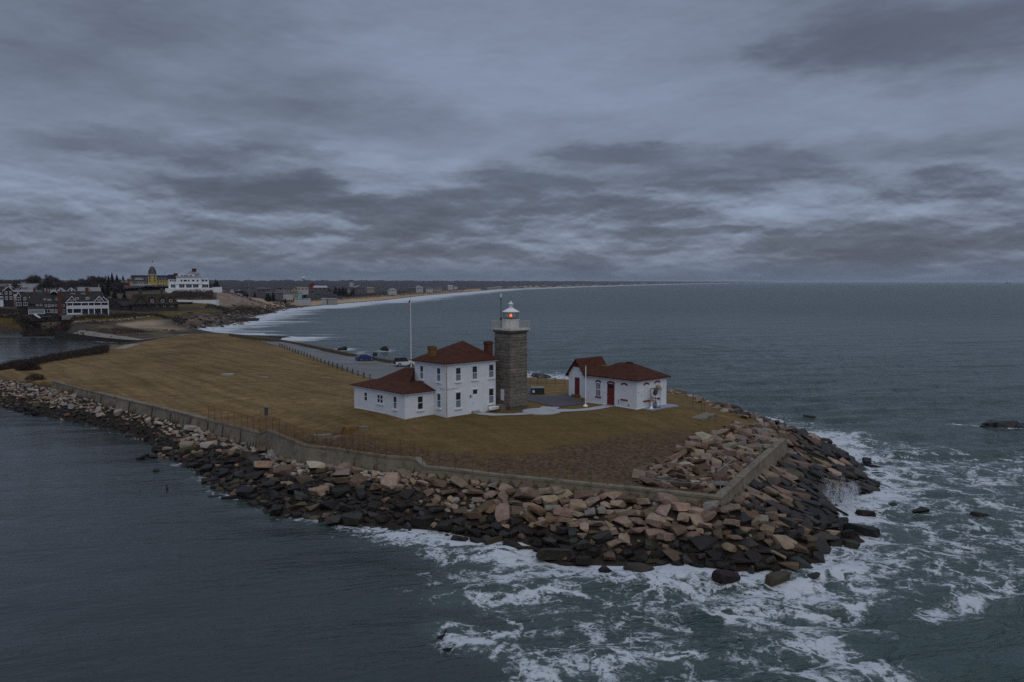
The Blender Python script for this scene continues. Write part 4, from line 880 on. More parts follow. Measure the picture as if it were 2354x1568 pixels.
# one storey wing: skirt roof with a steeper pyramid above it
wx0, wx1, wy0, wy1, we = -4.343, 5.3, 2.41, 13.8, 2.93
mb = MB(); mb.prism([(wx0, wy0), (0, wy0), (0, 6.34), (wx1, 6.34), (wx1, wy1), (wx0, wy1)], -.6, we); mb.build('wall', M_white, house)
mb = MB(); mb.prism([(wx0 - .3, wy0 - .3), (-.002, wy0 - .3), (-.002, 6.345), (wx1 + .3, 6.345), (wx1 + .3, wy1 + .3), (wx0 - .3, wy1 + .3)], we - .02, we + .10); mb.build('cornice', M_trim, house)
sx0, sy0, sy1, sx1, zs = -1.98, 4.75, 11.45, 3.2, 3.95; e = .42; zb = we + .104
o4 = [(wx0 - e, wy0 - e, zb), (-.004, wy0 - e, zb), (-.004, 4.75, zb), (-.004, 6.35, zb), (wx1 + e, 6.35, zb), (wx1 + e, wy1 + e, zb), (wx0 - e, wy1 + e, zb)]
o5 = [(x, y, z + .08) for x, y, z in o4]
top = [(sx0, sy0, zs), (-.004, sy0, zs), (-.004, 6.35, zs), (sx1, 6.35, zs), (sx1, sy1, zs), (sx0, sy1, zs)]
mb = MB(); mb.add(o4 + o5 + top, [(0, 1, 2, 3, 4, 5, 6)] + [(i, (i + 1) % 7, 7 + (i + 1) % 7, 7 + i) for i in range(7)] + [(7, 8, 15, 14), (8, 9, 10, 16, 15), (10, 11, 17, 16), (11, 12, 18, 17), (12, 13, 19, 18), (13, 7, 14, 19)] + [(14, 15, 16, 17, 18, 19)])
mb.build('roof', M_roof, house)
V_ = [(sx0 + .06, sy0 + .12, zs + .002), (-.006, 6.36, zs + .002), (sx1, 6.36, zs + .002), (sx1, sy1 - .03, zs + .002), (sx0 + .03, sy1 - .03, zs + .002),
      (-.006, 6.37, 5.27), (sx1, 6.37, 5.27), (.49, 8.96, 5.40)]
mb = MB(); mb.add(V_, [(0, 1, 2, 3, 4), (0, 1, 5), (0, 5, 7), (1, 2, 6, 5), (5, 6, 7), (2, 3, 6), (3, 7, 6), (3, 4, 7), (4, 0, 7)]); mb.build('upper_roof', M_roof, house)
Fwy, Fwx = frame((wx0, wy0, 0), 'y'), frame((wx0, wy0, 0), 'x')
sash_window(house, Fwy, 8.34, 8.84, 1.34, 2.30, blind=0, sill=False)
w2 = sash_window(house, Fwy, 4.78, 5.84, 1.40, 2.32, blind=0, sill=True); mb = MB(Fwy); mb.box(5.25, 5.37, .012, .05, 1.40, 2.32); mb.build('mullion', M_trim, w2)
sash_window(house, Fwy, 1.79, 2.30, 1.06, 2.48, blind=.4)
sash_window(house, Fwx, 1.94, 2.57, .97, 2.50, blind=0)
mb = MB(Fwy); mb.box(4.28, 4.36, 0, .06, -.3, .25); mb.box(4.30, 11.39, 0, .04, -.3, .12); mb.build('plinth', M_white, house)

# ---- granite tower
TP = np.array([-.235, 101.467]); ts = 2.955
tower = empty('lighthouse', (*(TP + (U1 + U2) * ts / 2), GZ), TH)
tag(tower, 'square grey granite lighthouse tower with white lantern room and lit red lamp', 'lighthouse')
h = ts / 2; zt = 9.98
mb = MB(); mb.loft([[(-h * k, -h * k, z), (h * k, -h * k, z), (h * k, h * k, z), (-h * k, h * k, z)] for z, k in ((-.7, 1.03), (0, 1.025), (zt, .995))]); body = mb.build('tower_shaft', mat('dark_mortar', (.10, .088, .073), .95, .2), tower)
# faces: rusticated courses as thin proud bands, a little uneven
mb = MB(); z = .35
while z < zt - .3:
    hh = random.uniform(.34, .46); k = 1.026 - .03 * z / zt; q = h * k + .018
    for sgn in range(2): pass
    mb.box(-q - random.uniform(0, .025), q + random.uniform(0, .025), -q - random.uniform(0, .025), q, z, z + hh - .045); z += hh
mb.build('stone_courses', M_granite, tower)
mb = MB(); mb.box(-1.62, 1.62, -1.62, 1.62, zt - .02, zt + .16); mb.box(-1.74, 1.74, -1.74, 1.74, zt + .165, zt + .27); mb.build('corbel', M_granite, tower)
GW = 1.80; g0 = zt + .275
mb = MB(); mb.box(-GW, GW, -GW, GW, g0, g0 + .17); mb.build('gallery_floor', mat('rusty_white_slab', (.56, .56, .53), .8, .12, 2., col2=(.30, .2, .11)), tower)
g1 = g0 + .172
mb = MB()
for sx in (-1, 1):
    n = 19
    for i in range(n + 1):
        q = -GW + .07 + (2 * GW - .14) * i / n
        for p in ((q, sx * (GW - .07)), (sx * (GW - .07), q)):
            mb.tube((*p, g1), (*p, g1 + 1.0), .017, n=5)
mb.build('balusters', M_rail, tower)
mb = MB()
for zz in (g1 + .10, g1 + 1.0):
    for sx in (-1, 1): mb.tube((-GW + .07, sx * (GW - .07), zz), (GW - .07, sx * (GW - .07), zz), .026, n=6); mb.tube((sx * (GW - .07), -GW + .07, zz), (sx * (GW - .07), GW - .07, zz), .026, n=6)
for sx in (-1, 1):
    for sy in (-1, 1): mb.tube((sx * (GW - .07), sy * (GW - .07), g1), (sx * (GW - .07), sy * (GW - .07), g1 + 1.08), .04, n=6)
mb.build('railing', M_rail, tower)
mb = MB(); mb.lathe([(1.13, g1), (1.13, g1 + 1.12), (1.18, g1 + 1.125), (1.18, g1 + 1.2), (.3, g1 + 1.203)], n=10, ph=.2); lant = mb.build('lantern_room', M_lantern, tower)
l0, l1 = g1 + 1.205, g1 + 2.10
mb = MB()
for i in range(10):
    a = .2 + 2 * math.pi * i / 10; b = a + 2 * math.pi / 10; f = lambda t, z: (1.02 * math.cos(t), 1.02 * math.sin(t), z)
    mb.tube(f(a, l0), f(a, l1), .03, n=5)
    if i % 2: mb.tube(f(a, l0), f(b, l1), .018, n=4)
    else: mb.tube(f(a, l1), f(b, l0), .018, n=4)
mb.lathe([(1.06, l0), (1.06, l0 + .06), (.98, l0 + .06), (.98, l0)], n=10, ph=.2); mb.lathe([(1.06, l1 - .07), (1.06, l1), (.98, l1), (.98, l1 - .07)], n=10, ph=.2)
mb.build('glazing_bars', mat('bronze_bars', (.20, .19, .15), .6, .2), lant)
mg = bpy.data.materials.new('lantern_glass'); mg.use_nodes = True; t = NT(mg.node_tree); b = mg.node_tree.nodes['Principled BSDF']
tr = t.add('ShaderNodeBsdfTransparent'); tr.inputs[0].default_value = (.86, .90, .91, 1); gl = t.add('ShaderNodeBsdfGlossy'); gl.inputs['Roughness'].default_value = .05
mx = t.add('ShaderNodeMixShader', inp={0: .12}); t.l.new(tr.outputs[0], mx.inputs[1]); t.l.new(gl.outputs[0], mx.inputs[2]); t.l.new(mx.outputs[0], mg.node_tree.nodes['Material Output'].inputs[0])
mb = MB(); n = 10; vs = [(1.0 * math.cos(.2 + 2 * math.pi * i / n), 1.0 * math.sin(.2 + 2 * math.pi * i / n), z) for z in (l0 + .03, l1 - .03) for i in range(n)]
mb.add(vs, [(i, (i + 1) % n, n + (i + 1) % n, n + i) for i in range(n)]); mb.build('lantern_glass', mg, lant)
lampm = bpy.data.materials.new('lit_lamp'); lampm.use_nodes = True; b = lampm.node_tree.nodes['Principled BSDF']; t = NT(lampm.node_tree)
P = t.add('ShaderNodeTexCoord').outputs['Object']; lw = t.add('ShaderNodeLayerWeight'); lw.inputs[0].default_value = .35
b.inputs['Base Color'].default_value = (.5, .05, .02, 1); t.set(b, 'Emission Color', t.mix(lw.outputs['Facing'], (1.0, .17, .03), (.95, .06, .01))); b.inputs['Emission Strength'].default_value = 2.6
mb = MB(); mb.lathe([(.02, -.24), (.12, -.2), (.185, -.08), (.195, .04), (.16, .17), (.08, .235), (.01, .25)], (0, 0, l0 + .48), 14); mb.build('lamp', lampm, lant, smooth=True)
core = bpy.data.materials.new('lamp_filament'); core.use_nodes = True; b = core.node_tree.nodes['Principled BSDF']; b.inputs['Emission Color'].default_value = (1, .55, .12, 1); b.inputs['Emission Strength'].default_value = 3.2
q = Vector((math.cos(-TH - math.pi / 2 + .12), math.sin(-TH - math.pi / 2 + .12), 0)) * .165
mb = MB(); mb.lathe([(.01, -.09), (.05, -.05), (.06, 0), (.05, .06), (.01, .10)], (q.x, q.y, l0 + .46), 10); mb.build('lamp_filament', core, lant, smooth=True)
mb = MB(); mb.tube((0, 0, l0 - .01), (0, 0, l0 + .24), .05, n=8); mb.build('lamp_stand', M_dgrey, lant)
mb = MB(); mb.lathe([(1.0, l1 + .002), (1.16, l1 + .002), (1.19, l1 + .09), (1.10, l1 + .12), (.72, l1 + .33), (.45, l1 + .46), (.42, l1 + .54), (.30, l1 + .56)], n=10, ph=.2); mb.build('lantern_roof', M_trim, lant)
v0 = l1 + .56
mb = MB()
for i in range(10): a = 2 * math.pi * i / 10; mb.tube((.21 * math.cos(a), .21 * math.sin(a), v0 - .02), (.21 * math.cos(a), .21 * math.sin(a), v0 + .46), .026, n=5)
mb.lathe([(.10, v0), (.10, v0 + .45)], n=8); mb.build('vent_posts', M_trim, lant)
mb = MB(); mb.lathe([(.24, v0 + .45), (.36, v0 + .50), (.36, v0 + .54), (.20, v0 + .66), (.12, v0 + .80), (.05, v0 + .90), (.01, v0 + .93)], n=12); mb.build('vent_cap', M_lantern, lant)
mb = MB(); mb.tube((0, 0, v0 + .9), (0, 0, v0 + 1.75), .022, .012, n=6); mb.build('lightning_rod', M_dgrey, lant)
# mast with backup light on the gallery, left of the lantern
d0 = np.array([-1.27, .0]); mx_, my_ = float(d0 @ U1), float(d0 @ U2)
mb = MB(); mb.tube((mx_, my_, g1), (mx_, my_, g1 + 3.85), .055, .045, n=8); mb.tube((mx_, my_, g1 + 3.85), (mx_, my_, g1 + 3.98), .07, .15, n=10); mast = mb.build('mast', M_dgrey, tower)
mb = MB(); mb.lathe([(.14, 0), (.155, .04), (.15, .25), (.16, .27), (.15, .42), (.10, .48), (.02, .49)], (mx_, my_, g1 + 3.985), 12); mb.build('beacon_lamp', mat('frosted_beacon', (.52, .55, .50), .35, .15, 5.), mast)
mb = MB(); mb.box(mx_ - .12, mx_ + .12, my_ - .1, my_ + .1, g1 + 1.1, g1 + 1.4); mb.build('junction_box', M_dgrey, mast)
Ft = frame((-h, -h, 0), 'y')
mb = MB(Ft); mb.box(1.03, 1.74, .0, .06, .76, 2.62); dr = mb.build('door', M_trim, tower)
mb = MB(Ft); mb.box(.92, 1.03, 0, .1, .7, 2.74); mb.box(1.74, 1.85, 0, .1, .7, 2.74); mb.box(.92, 1.85, 0, .1, 2.745, 2.9); mb.build('door_frame', M_granite, tower)
mb = MB(Ft); mb.box(.7, 2.0, .02, 1.1, -.4, .64); mb.build('landing', M_conc, tower)
mb = MB(Ft)
for k in range(4): mb.box(2.0 + k * .3, 2.3 + k * .3, .05, 1.1, -.4, .52 - k * .15)
mb.build('step', mat('mossy_step', (.20, .165, .055), .9, .3, 2.), tower)
mw = mat('dark_stone_frame', (.10, .092, .08), .9, .2, 3.)
Ftx = frame((-h, -h, 0), 'x')
mb = MB(Ftx); mb.box(1.16, 1.66, .02, .035, 6.15, 6.95); mb.build('blind_window', mw, tower)

# upturned white bundle by the steps: an old skiff hull leaning on the house
b0 = HN + U1 * 7.3 - U2 * .75; boat = empty('dinghy', (*b0, GZ), TH)
tag(boat, 'small white dinghy hull resting beside the house door and stone steps', 'dinghy')
mb = MB(); R_ = []
for i in range(7):
    t_ = i / 6; w_ = .42 * math.sin(math.pi * (.18 + .82 * t_) * .95 + .05) * (1 - .35 * (t_ > .99)) + .03; x_ = -.75 + 1.5 * t_
    R_.append([(x_, -w_, .62), (x_, -w_ * .8, .30), (x_, 0, .16 + .1 * (t_ - .5) ** 2), (x_, w_ * .8, .30), (x_, w_, .62), (x_, w_ * .86, .60), (x_, 0, .28), (x_, -w_ * .86, .60)])
mb.loft(R_); mb.build('hull', M_trim, boat, smooth=False)
mb = MB(); mb.box(-.3, -.12, -.33, .33, .5, .54); mb.box(.2, .38, -.36, .36, .5, .54); mb.build('seat', M_galv, boat)

# ---- annex
AN = np.array([16.084, 101.813]); aw, al, ae = 6.35, 8.66, 3.75
annex = empty('fog_signal_building', (*AN, GZ), TH); tag(annex, 'low white brick annex with dark red hip and gable roof and red doors', 'building')
mb = MB(); mb.box(0, aw, 0, al, -.8, ae); mb.build('wall', M_white, annex)
mb = MB(); mb.box(-.05, aw + .05, -.05, al + .05, -.8, .12); mb.build('plinth', M_trim, annex)
mb = MB(); hip_roof(mb, -.42, aw + .42, -.42, al + .42, ae, [(3.15, 3.2, 5.62), (3.15, 5.46, 5.55)], .14); mb.build('roof', M_roof, annex)
mb = MB(); mb.box(2.95, 3.35, 3.3, 4.2, 5.5, 5.72); mb.build('ridge_vent', M_roof, annex)
gy0, gy1, gpk, ge, gp = 11.65, 14.85, 13.25, 3.28, 5.28
mb = MB(); mb.box(3.1, 8.2, 8.662, gy0, -.8, 2.9); mb.build('link_wall', M_white, annex)
mb = MB(); mb.loft([[(x, gy0, -.8), (x, gy1, -.8), (x, gy1, ge), (x, gpk, gp - .1), (x, gy0, ge)] for x in (3.1, 8.2)]); mb.build('gable_wall', M_white, annex)
mb = MB(); k = (gp - ge) / (gpk - gy0); dz = .34 * k
mb.loft([[(x, gy0 - .34, ge - dz), (x, gpk, gp), (x, gy1 + .34, ge - dz), (x, gy1 + .34, ge - dz + .2), (x, gpk, gp + .22), (x, gy0 - .34, ge - dz + .2)] for x in (2.7, 8.5)]); mb.build('gable_roof', M_roof, annex)
mb = MB(); mb.box(3.06, 3.098, gpk - .5, gpk + .5, gp - 1.0, gp - .45); mb.build('gable_board', M_redp, annex)
mb = MB(); x, y = 1.2, 6.6; mb.box(x - .3, x + .3, y - .3, y + .3, 3.9, 5.0); mb.box(x - .36, x + .36, y - .36, y + .36, 5.002, 5.2); mb.build('chimney', M_lichen, annex)
Fa, Fb = frame((0, 0, 0), 'y'), frame((0, 0, 0), 'x')
def arch(F, a0, a1, z, name, parent, t=.2, rise=.16, d=.07):
    mb = MB(F); n = 8; lo = []; hi = []
    for i in range(n + 1):
        q = i / n; b = rise * (1 - (2 * q - 1) ** 2); lo.append((a0 + (a1 - a0) * q, z + b)); hi.append((a0 + (a1 - a0) * q, z + b + t))
    P2 = lo + hi[::-1]; mb.loft([[(p, 0, q) for p, q in P2], [(p, d, q) for p, q in P2]], cap=False)
    m_ = 2 * (n + 1)
    vs = [(p, o, q) for o in (0, d) for p, q in P2]; fs = []
    for i in range(n): fs += [(i, i + 1, m_ - 2 - i, m_ - 1 - i), (m_ + i, m_ + m_ - 1 - i, m_ + m_ - 2 - i, m_ + i + 1)]
    mb.add(vs, fs); return mb.build(name, M_redp, parent)
w = sash_window(annex, Fa, 6.20, 6.84, 1.2, 2.86, sill=False, blind=0, head=False)
mb = MB(Fa)
for q in (1, 2): mb.box(6.20 + .64 * q / 3 - .016, 6.20 + .64 * q / 3 + .016, .012, .03, 1.2, 2.86)
for q in range(1, 7): mb.box(6.20, 6.84, .0125, .031, 1.2 + 1.66 * q / 7 - .016, 1.2 + 1.66 * q / 7 + .016)
mb.build('glazing_bars', M_trim, w); arch(Fa, 6.06, 7.0, 2.92, 'arch', w); mb = MB(Fa); mb.box(6.02, 7.05, 0, .13, .92, 1.06); mb.build('sill', M_redp, w)
mb = MB(Fa); mb.box(3.72, 4.92, 0, .06, .18, 2.98); fr = mb.build('door_frame', M_redp, annex); arch(Fa, 3.68, 4.97, 2.98, 'arch', fr, .22, .14)
mb = MB(Fa); mb.box(3.84, 4.80, .06, .08, .2, 2.3); dr = mb.build('door', M_redp, annex)
mb = MB(Fa); mb.box(3.84, 4.80, .06, .082, 2.42, 2.88); mb.build('transom_pane', M_glass, fr)
mb = MB(Fa); mb.box(4.62, 4.72, .08, .14, 1.2, 1.32); mb.build('handle', M_galv, dr)
mb = MB(Fa); mb.box(3.5, 5.1, 0, .7, -.3, .14); mb.build('step', M_concl, annex)
def niche(F, a0, a1, z0, z1):
    mb = MB(F); mb.box(a0, a1, 0, .03, z0, z1); o = mb.build('blind_window', M_fwhite, annex); arch(F, a0 - .1, a1 + .1, z1 - .02, 'arch', o); mb = MB(F); mb.box(a0 - .12, a1 + .12, 0, .13, z0 - .16, z0); mb.build('sill', M_redp, o)
niche(Fa, 1.62, 2.48, 1.16, 2.98); niche(Fb, 1.48, 2.42, 1.05, 3.05); niche(Fb, 3.76, 4.76, 1.08, 3.1)
mb = MB(Fb); mb.hull([(3.98, .03, 2.82), (4.62, .03, 2.82), (3.98, .12, 2.86), (4.62, .12, 2.86), (3.9, .03, 2.3), (4.7, .03, 2.3), (3.9, .62, 2.28), (4.7, .62, 2.28)]); mb.build('vent_hood', mat('stained_metal_hood', (.26, .22, .15), .7, .3, 3.), annex)
mb = MB(Fb)
for a, z in ((.35, 2.2), (5.2, 2.1), (5.7, 2.45), (.9, 1.75)): mb.tube((a, 0, z), (a, .03, z), .06, n=8)
mb.build('wall_vent', M_dgrey, annex)
mb = MB(Fa); mb.box(1.2, 1.36, 0, .1, .35, .6); mb.box(2.95, 3.05, 0, .06, .5, 1.0); mb.build('meter_box', M_galv, annex)
Fg = frame((3.1, 0, 0), 'y')
mb = MB(Fg); mb.box(12.75, 13.62, 0, .06, .35, 2.78); dr = mb.build('door', M_redp, annex); mb = MB(Fg); mb.box(12.6, 13.8, 0, .6, -.4, .33); mb.build('step', M_lichen, annex)
# slab and fog signal rack at the sea end
mb = MB(Fb); mb.box(.9, 6.7, .06, 1.75, -.5, .10); o = mb.build('concrete_pad', mat('blue_grey_slab', (.27, .29, .36), .8, .15, .8), annex); 
c0 = AN + U1 * 2.75 - U2 * .85
rack = empty('fog_horn_rack', (*c0, GZ + .1), TH); tag(rack, 'rusty pipe rack holding round fog horns on the pad at the annex end', 'fog horn')
mb = MB()
for sx in (-.5, .5):
    for sy in (-.42, .42): mb.tube((sx, sy, 0), (sx, sy, 2.5), .032, n=6)
for z in (.02, 1.25, 2.48):
    for s in (-1, 1): mb.tube((-.5, s * .42, z), (.5, s * .42, z), .032, n=6); mb.tube((s * .5, -.42, z), (s * .5, .42, z), .032, n=6)
mb.tube((0, -.42, 2.48), (0, .42, 2.48), .03, n=6); mb.tube((.1, 0, 2.48), (.1, 0, 2.75), .02, n=6); mb.build('frame', mat('rusty_pipe', (.10, .045, .03), .8, .3, 6.), rack)
for z, m_, s in ((1.98, M_dgrey, 1.), (.42, M_galv, 1.05)):
    mb = MB(); mb.lathe([(.05, -.42), (.16, -.36), (.22, -.22), (.30, -.18), (.30, .06), (.24, .10), (.26, .28), (.18, .36), (.04, .42)], (0, 0, z), 16); mb.build('horn', m_, rack)
mb = MB(); mb.lathe([(.28, 1.36), (.28, 1.44), (.12, 1.5), (.12, 1.6)], n=14); mb.lathe([(.1, .95), (.3, 1.0), (.3, 1.08)], n=14); mb.build('ring', M_trim, rack)
c1_ = AN + U1 * 1.75 - U2 * 1.0
orn = empty('standpipe', (*c1_, GZ + .0), TH); tag(orn, 'white standpipe with orange rusty valve left of the fog horn rack', 'standpipe')
mb = MB(); mb.lathe([(.34, 0), (.10, .42), (.09, 1.0)], n=12); mb.build('post', M_trim, orn)
mb = MB(); mb.tube((-.4, 0, 1.05), (.45, 0, 1.12), .09, n=8); mb.tube((.1, 0, 1.1), (.14, 0, 1.75), .05, n=8); mb.tube((-.4, 0, .95), (-.4, 0, 1.2), .13, n=10); mb.build('valve', mat('orange_rust', (.26, .10, .03), .8, .3, 6.), orn)

# ------------------------------------------------------------------ poles, fences, small things on the headland
def flag():
    b = ray(943, HORY); D = 128.; base = Vector((b[0] / b[1] * D, D, gz(b[0] / b[1] * D, D))); top = atd(940.5, 686, D)[2]
    H = top - base.z; p = empty('flagpole', base); tag(p, 'tall white flagpole rising behind the house wing', 'flagpole')
    mb = MB(); mb.tube((0, 0, -.2), (0, 0, H), .085, .04, n=10); mb.build('pole', M_trim, p)
    mb = MB(); mb.lathe([(.01, 0), (.07, .05), (.07, .1), (.01, .15)], (0, 0, H), 8); mb.build('finial', M_galv, p)
    f = empty('flag', (base.x, base.y, base.z + H - .25)); tag(f, 'limp striped flag with blue canton hanging from the tall flagpole', 'flag')
    m = bpy.data.materials.new('flag_cloth'); m.use_nodes = True; bs = m.node_tree.nodes['Principled BSDF']; t = NT(m.node_tree)
    uv = t.add('ShaderNodeUVMap'); sp = t.add('ShaderNodeSeparateXYZ', inp={0: uv.outputs[0]})
    st = t.math('GREATER_THAN', t.math('FRACT', t.math('MULTIPLY', sp.outputs[1], 6.5)), .5); c = t.mix(st, (.42, .03, .045), (.60, .60, .62))
    can = t.math('MULTIPLY', t.math('LESS_THAN', sp.outputs[0], .42), t.math('GREATER_THAN', sp.outputs[1], .46)); c = t.mix(can, c, (.03, .04, .14)); t.set(bs, 'Base Color', c); bs.inputs['Roughness'].default_value = .9
    nx, ny = 22, 14; vs = []; uvs = []
    for j in range(ny + 1):
        for i in range(nx + 1):
            u, v = i / nx, j / ny                       # u along the fly, v up the hoist; the fly end sags straight down
            x = -.10 - .42 * u ** .8 + .05 * math.sin(u * 16 + v * 2); y = .10 * math.sin(u * 13 + v * 1.3) * (.3 + u); z = -.72 * (1 - v) - 1.15 * u ** 1.25 * (1 - .12 * v)
            vs.append((x, y, z)); uvs.append((u, v))
    fs = [(j * (nx + 1) + i, j * (nx + 1) + i + 1, (j + 1) * (nx + 1) + i + 1, (j + 1) * (nx + 1) + i) for j in range(ny) for i in range(nx)]
    me = bpy.data.meshes.new('cloth'); me.from_pydata(vs, [], fs); ul = me.uv_layers.new(name='UVMap')
    for l in me.loops: ul.data[l.index].uv = uvs[l.vertex_index]
    link('cloth', me, m, f)
flag()
b = AN + U2 * 6.15 - U1 * 2.99; g = gz(*b); q = empty('flagpole', (*b, g)); tag(q, 'bare white pole on a flared base in front of the annex', 'flagpole')
mb = MB(); mb.tube((0, 0, 0), (0, 0, 5.3), .075, .06, n=10); mb.build('pole', M_trim, q); mb = MB(); mb.lathe([(.34, -.1), (.34, .08), (.12, .3), (.08, .34)], n=12); mb.build('base', M_trim, q)
mb = MB(); mb.lathe([(.06, 5.3), (.09, 5.34), (.05, 5.44), (.01, 5.46)], n=8); mb.build('finial', M_galv, q)

def mesh_fence(pxs, hgt, label, m, zoff=0., rail=True, fine=True, rr=.02, pr=.032):
    P = [Vector(at(*p)) for p in pxs]; r = empty('fence', P[0]); tag(r, label, 'fence', None); o = P[0]; seg = []
    for a, b in zip(P[:-1], P[1:]):
        n = max(1, round((b - a).length / 1.75)); seg += [a + (b - a) * (k / n) for k in range(n)]
    seg.append(P[-1])
    for s in seg: mb = MB(); mb.tube(s - o + Vector((0, 0, -.05)), s - o + Vector((0, 0, hgt)), pr, n=6); mb.build('post', m, r)
    for z in (.12, hgt - .02):
        mb = MB()
        for a, b in zip(seg[:-1], seg[1:]): mb.tube(a - o + Vector((0, 0, z)), b - o + Vector((0, 0, z)), rr, n=5)
        mb.build('rail', m, r)
    if fine:
        mb = MB()
        for a, b in zip(seg[:-1], seg[1:]):
            L = (b - a).length; n = int(L / .17)
            for k in range(-8, n):
                for s in (1, -1):
                    x0, x1 = k * .17, k * .17 + hgt; u0, u1 = (x0 / L, x1 / L) if s > 0 else (x1 / L, x0 / L); z0, z1 = .1, hgt
                    c0, c1 = np.clip([u0, u1], 0, 1)
                    if abs(u1 - u0) < 1e-6 or c0 == c1: continue
                    za = z0 + (z1 - z0) * (c0 - u0) / (u1 - u0); zb = z0 + (z1 - z0) * (c1 - u0) / (u1 - u0)
                    mb.tube(a.lerp(b, c0) - o + Vector((0, 0, za)), a.lerp(b, c1) - o + Vector((0, 0, zb)), .0055, n=3)
        mb.build('wire_mesh', m, r)
    return r
W_ = lambda i, dx=0.: (WALLPX[i][0], WALLPX[i][1] - 1.5, WALLPX[i][2] + .03)
mesh_fence([W_(3), W_(4), W_(5), W_(6), W_(7), W_(8), W_(9), W_(10), W_(11)], 1.75, 'rusty wire mesh fence along the top of the stepped seawall', M_rust)
mesh_fence([W_(12), (1085, 1084, 4.12), W_(13), (1320, 1107, 4.12), W_(14)], 1.5, 'thin grey wire fence on posts along the low front seawall', M_dgrey, rail=True, fine=False, rr=.011, pr=.022)
mb = MB(); Pw = [Vector(at(*W_(i))) for i in range(3, 12)]
for a, b in zip(Pw[:-1], Pw[1:]): mb.tube(a + Vector((0, -.03, -.06)), b + Vector((0, -.03, -.06)), .06, n=6)
mb.build('rusty_edge', mat('rust_edge', (.20, .10, .035), .9, .35, 1.2), seawall)
# posts and bent rails around the pink rubble
def bent_rail(pts, label, r=.035):
    P = [Vector(at(*p)) for p in pts]; mb = MB()
    for a, b in zip(P[:-1], P[1:]): mb.tube(a - P[0], b - P[0], r, n=7)
    o = mb.build('railing', M_galv, None); o.location = P[0]; tag(o, label, 'railing')
bent_rail([(1632, 1028, 5.3), (1665, 1046, 5.2), (1684, 1056, 5.1), (1648, 1084, 4.9)], 'bent grey pipe railing sticking out of the pink rubble')
bent_rail([(1733, 981, 5.0), (1752, 994, 4.9), (1755, 1002, 4.8), (1733, 1013, 4.7)], 'curved grey pipe railing at the far end of the rubble')
bent_rail([(1472, 1098, 5.0), (1560, 1108, 5.0), (1642, 1114, 5.1)], 'thin grey rail along the rubble above the low front wall', .02)
lab = ['short grey post on the seawall corner', 'grey post with hooked top on the right seawall leg', 'thin grey post beside the hooked post', 'dark leaning post at the far end of the seawall', 'dark post left of the leaning post', 'leftmost dark post by the black shore rocks']
for (px, py, z, hh), l, lean in zip(((1655, 1140, 4.1, 1.4), (1745, 1062, 4.1, 1.8), (1725, 1066, 4.4, 1.4), (1808, 990, 4.3, 1.6), (1788, 988, 4.5, 1.6), (1757, 978, 4.6, 1.3)), lab, (0, .1, 0, -.3, .05, -.1)):
    w = at(px, py, z); mb = MB(); mb.tube((0, 0, -.3), (lean * hh, 0, hh), .04, n=7); mb.tube((lean * hh, 0, hh - .02), (lean * hh - abs(lean) * .9 - .02, .05, hh + .03), .035, n=6); o = mb.build('post', M_galv if z < 4.45 and px < 1800 else M_dgrey); o.location = w; tag(o, l, 'post')
P0 = [ground_at(x, y) for x, y in ((1218, 884), (1235, 887), (1255, 888), (1276, 888.5), (1298, 889))]
r = empty('fence', P0[0]); tag(r, 'dark wire fence on slim posts behind the tower and annex', 'fence')
for p in P0: mb = MB(); mb.tube(p - P0[0] - Vector((0, 0, .3)), p - P0[0] + Vector((0, 0, 1.5)), .035, n=6); mb.build('post', M_dgrey, r)
mb = MB()
for a, b in zip(P0[:-1], P0[1:]):
    for z in (.5, 1.0, 1.4): mb.tube(a - P0[0] + Vector((0, 0, z)), b - P0[0] + Vector((0, 0, z)), .01, n=4)
mb.build('wire', M_dgrey, r)
for (x, y), l in zip(((1592, 932), (1612, 938), (1618, 944)), ('slim dark post left of two on the bank behind the annex', 'slim dark post in the middle behind the annex rocks', 'slim dark post nearest the concrete slab')):
    g = ground_at(x, y + 6); mb = MB(); mb.tube((0, 0, -.5), (0, 0, 1.3), .035, n=6); o = mb.build('post', M_dgrey); o.location = g; tag(o, l, 'post')
# wooden posts along the parking lot
bl = resample([ground_at(643, 797), ground_at(690, 815), ground_at(760, 842), ground_at(850, 872)], 25)
mb = MB(); mb.box(-.11, .11, -.11, .11, -.3, 1.0); mb.hull([(-.11, -.11, 1.0), (.11, -.11, 1.0), (.11, .11, 1.0), (-.11, .11, 1.0), (0, 0, 1.07)]); p0 = mb.build('wooden_post', M_wood)
for i, (x, y) in enumerate(bl):
    o = p0 if i == 0 else p0.copy()
    if i: COL.objects.link(o)
    o.location = (x, y, gz(x, y)); o.rotation_euler = (random.gauss(0, .03), random.gauss(0, .03), random.random())
    tag(o, 'square weathered wooden post in the row between lawn and parking lot', 'post', 'wooden posts along the parking lot')
mb = MB()
for i in range(24):
    for z in (.72,): a, b = bl[i], bl[i + 1]; mb.tube((a[0], a[1], gz(*a) + z), (b[0], b[1], gz(*b) + z), .018, n=4)
o = mb.build('cable', M_dgrey); tag(o, 'slack cable strung along the wooden posts by the lot', 'cable')
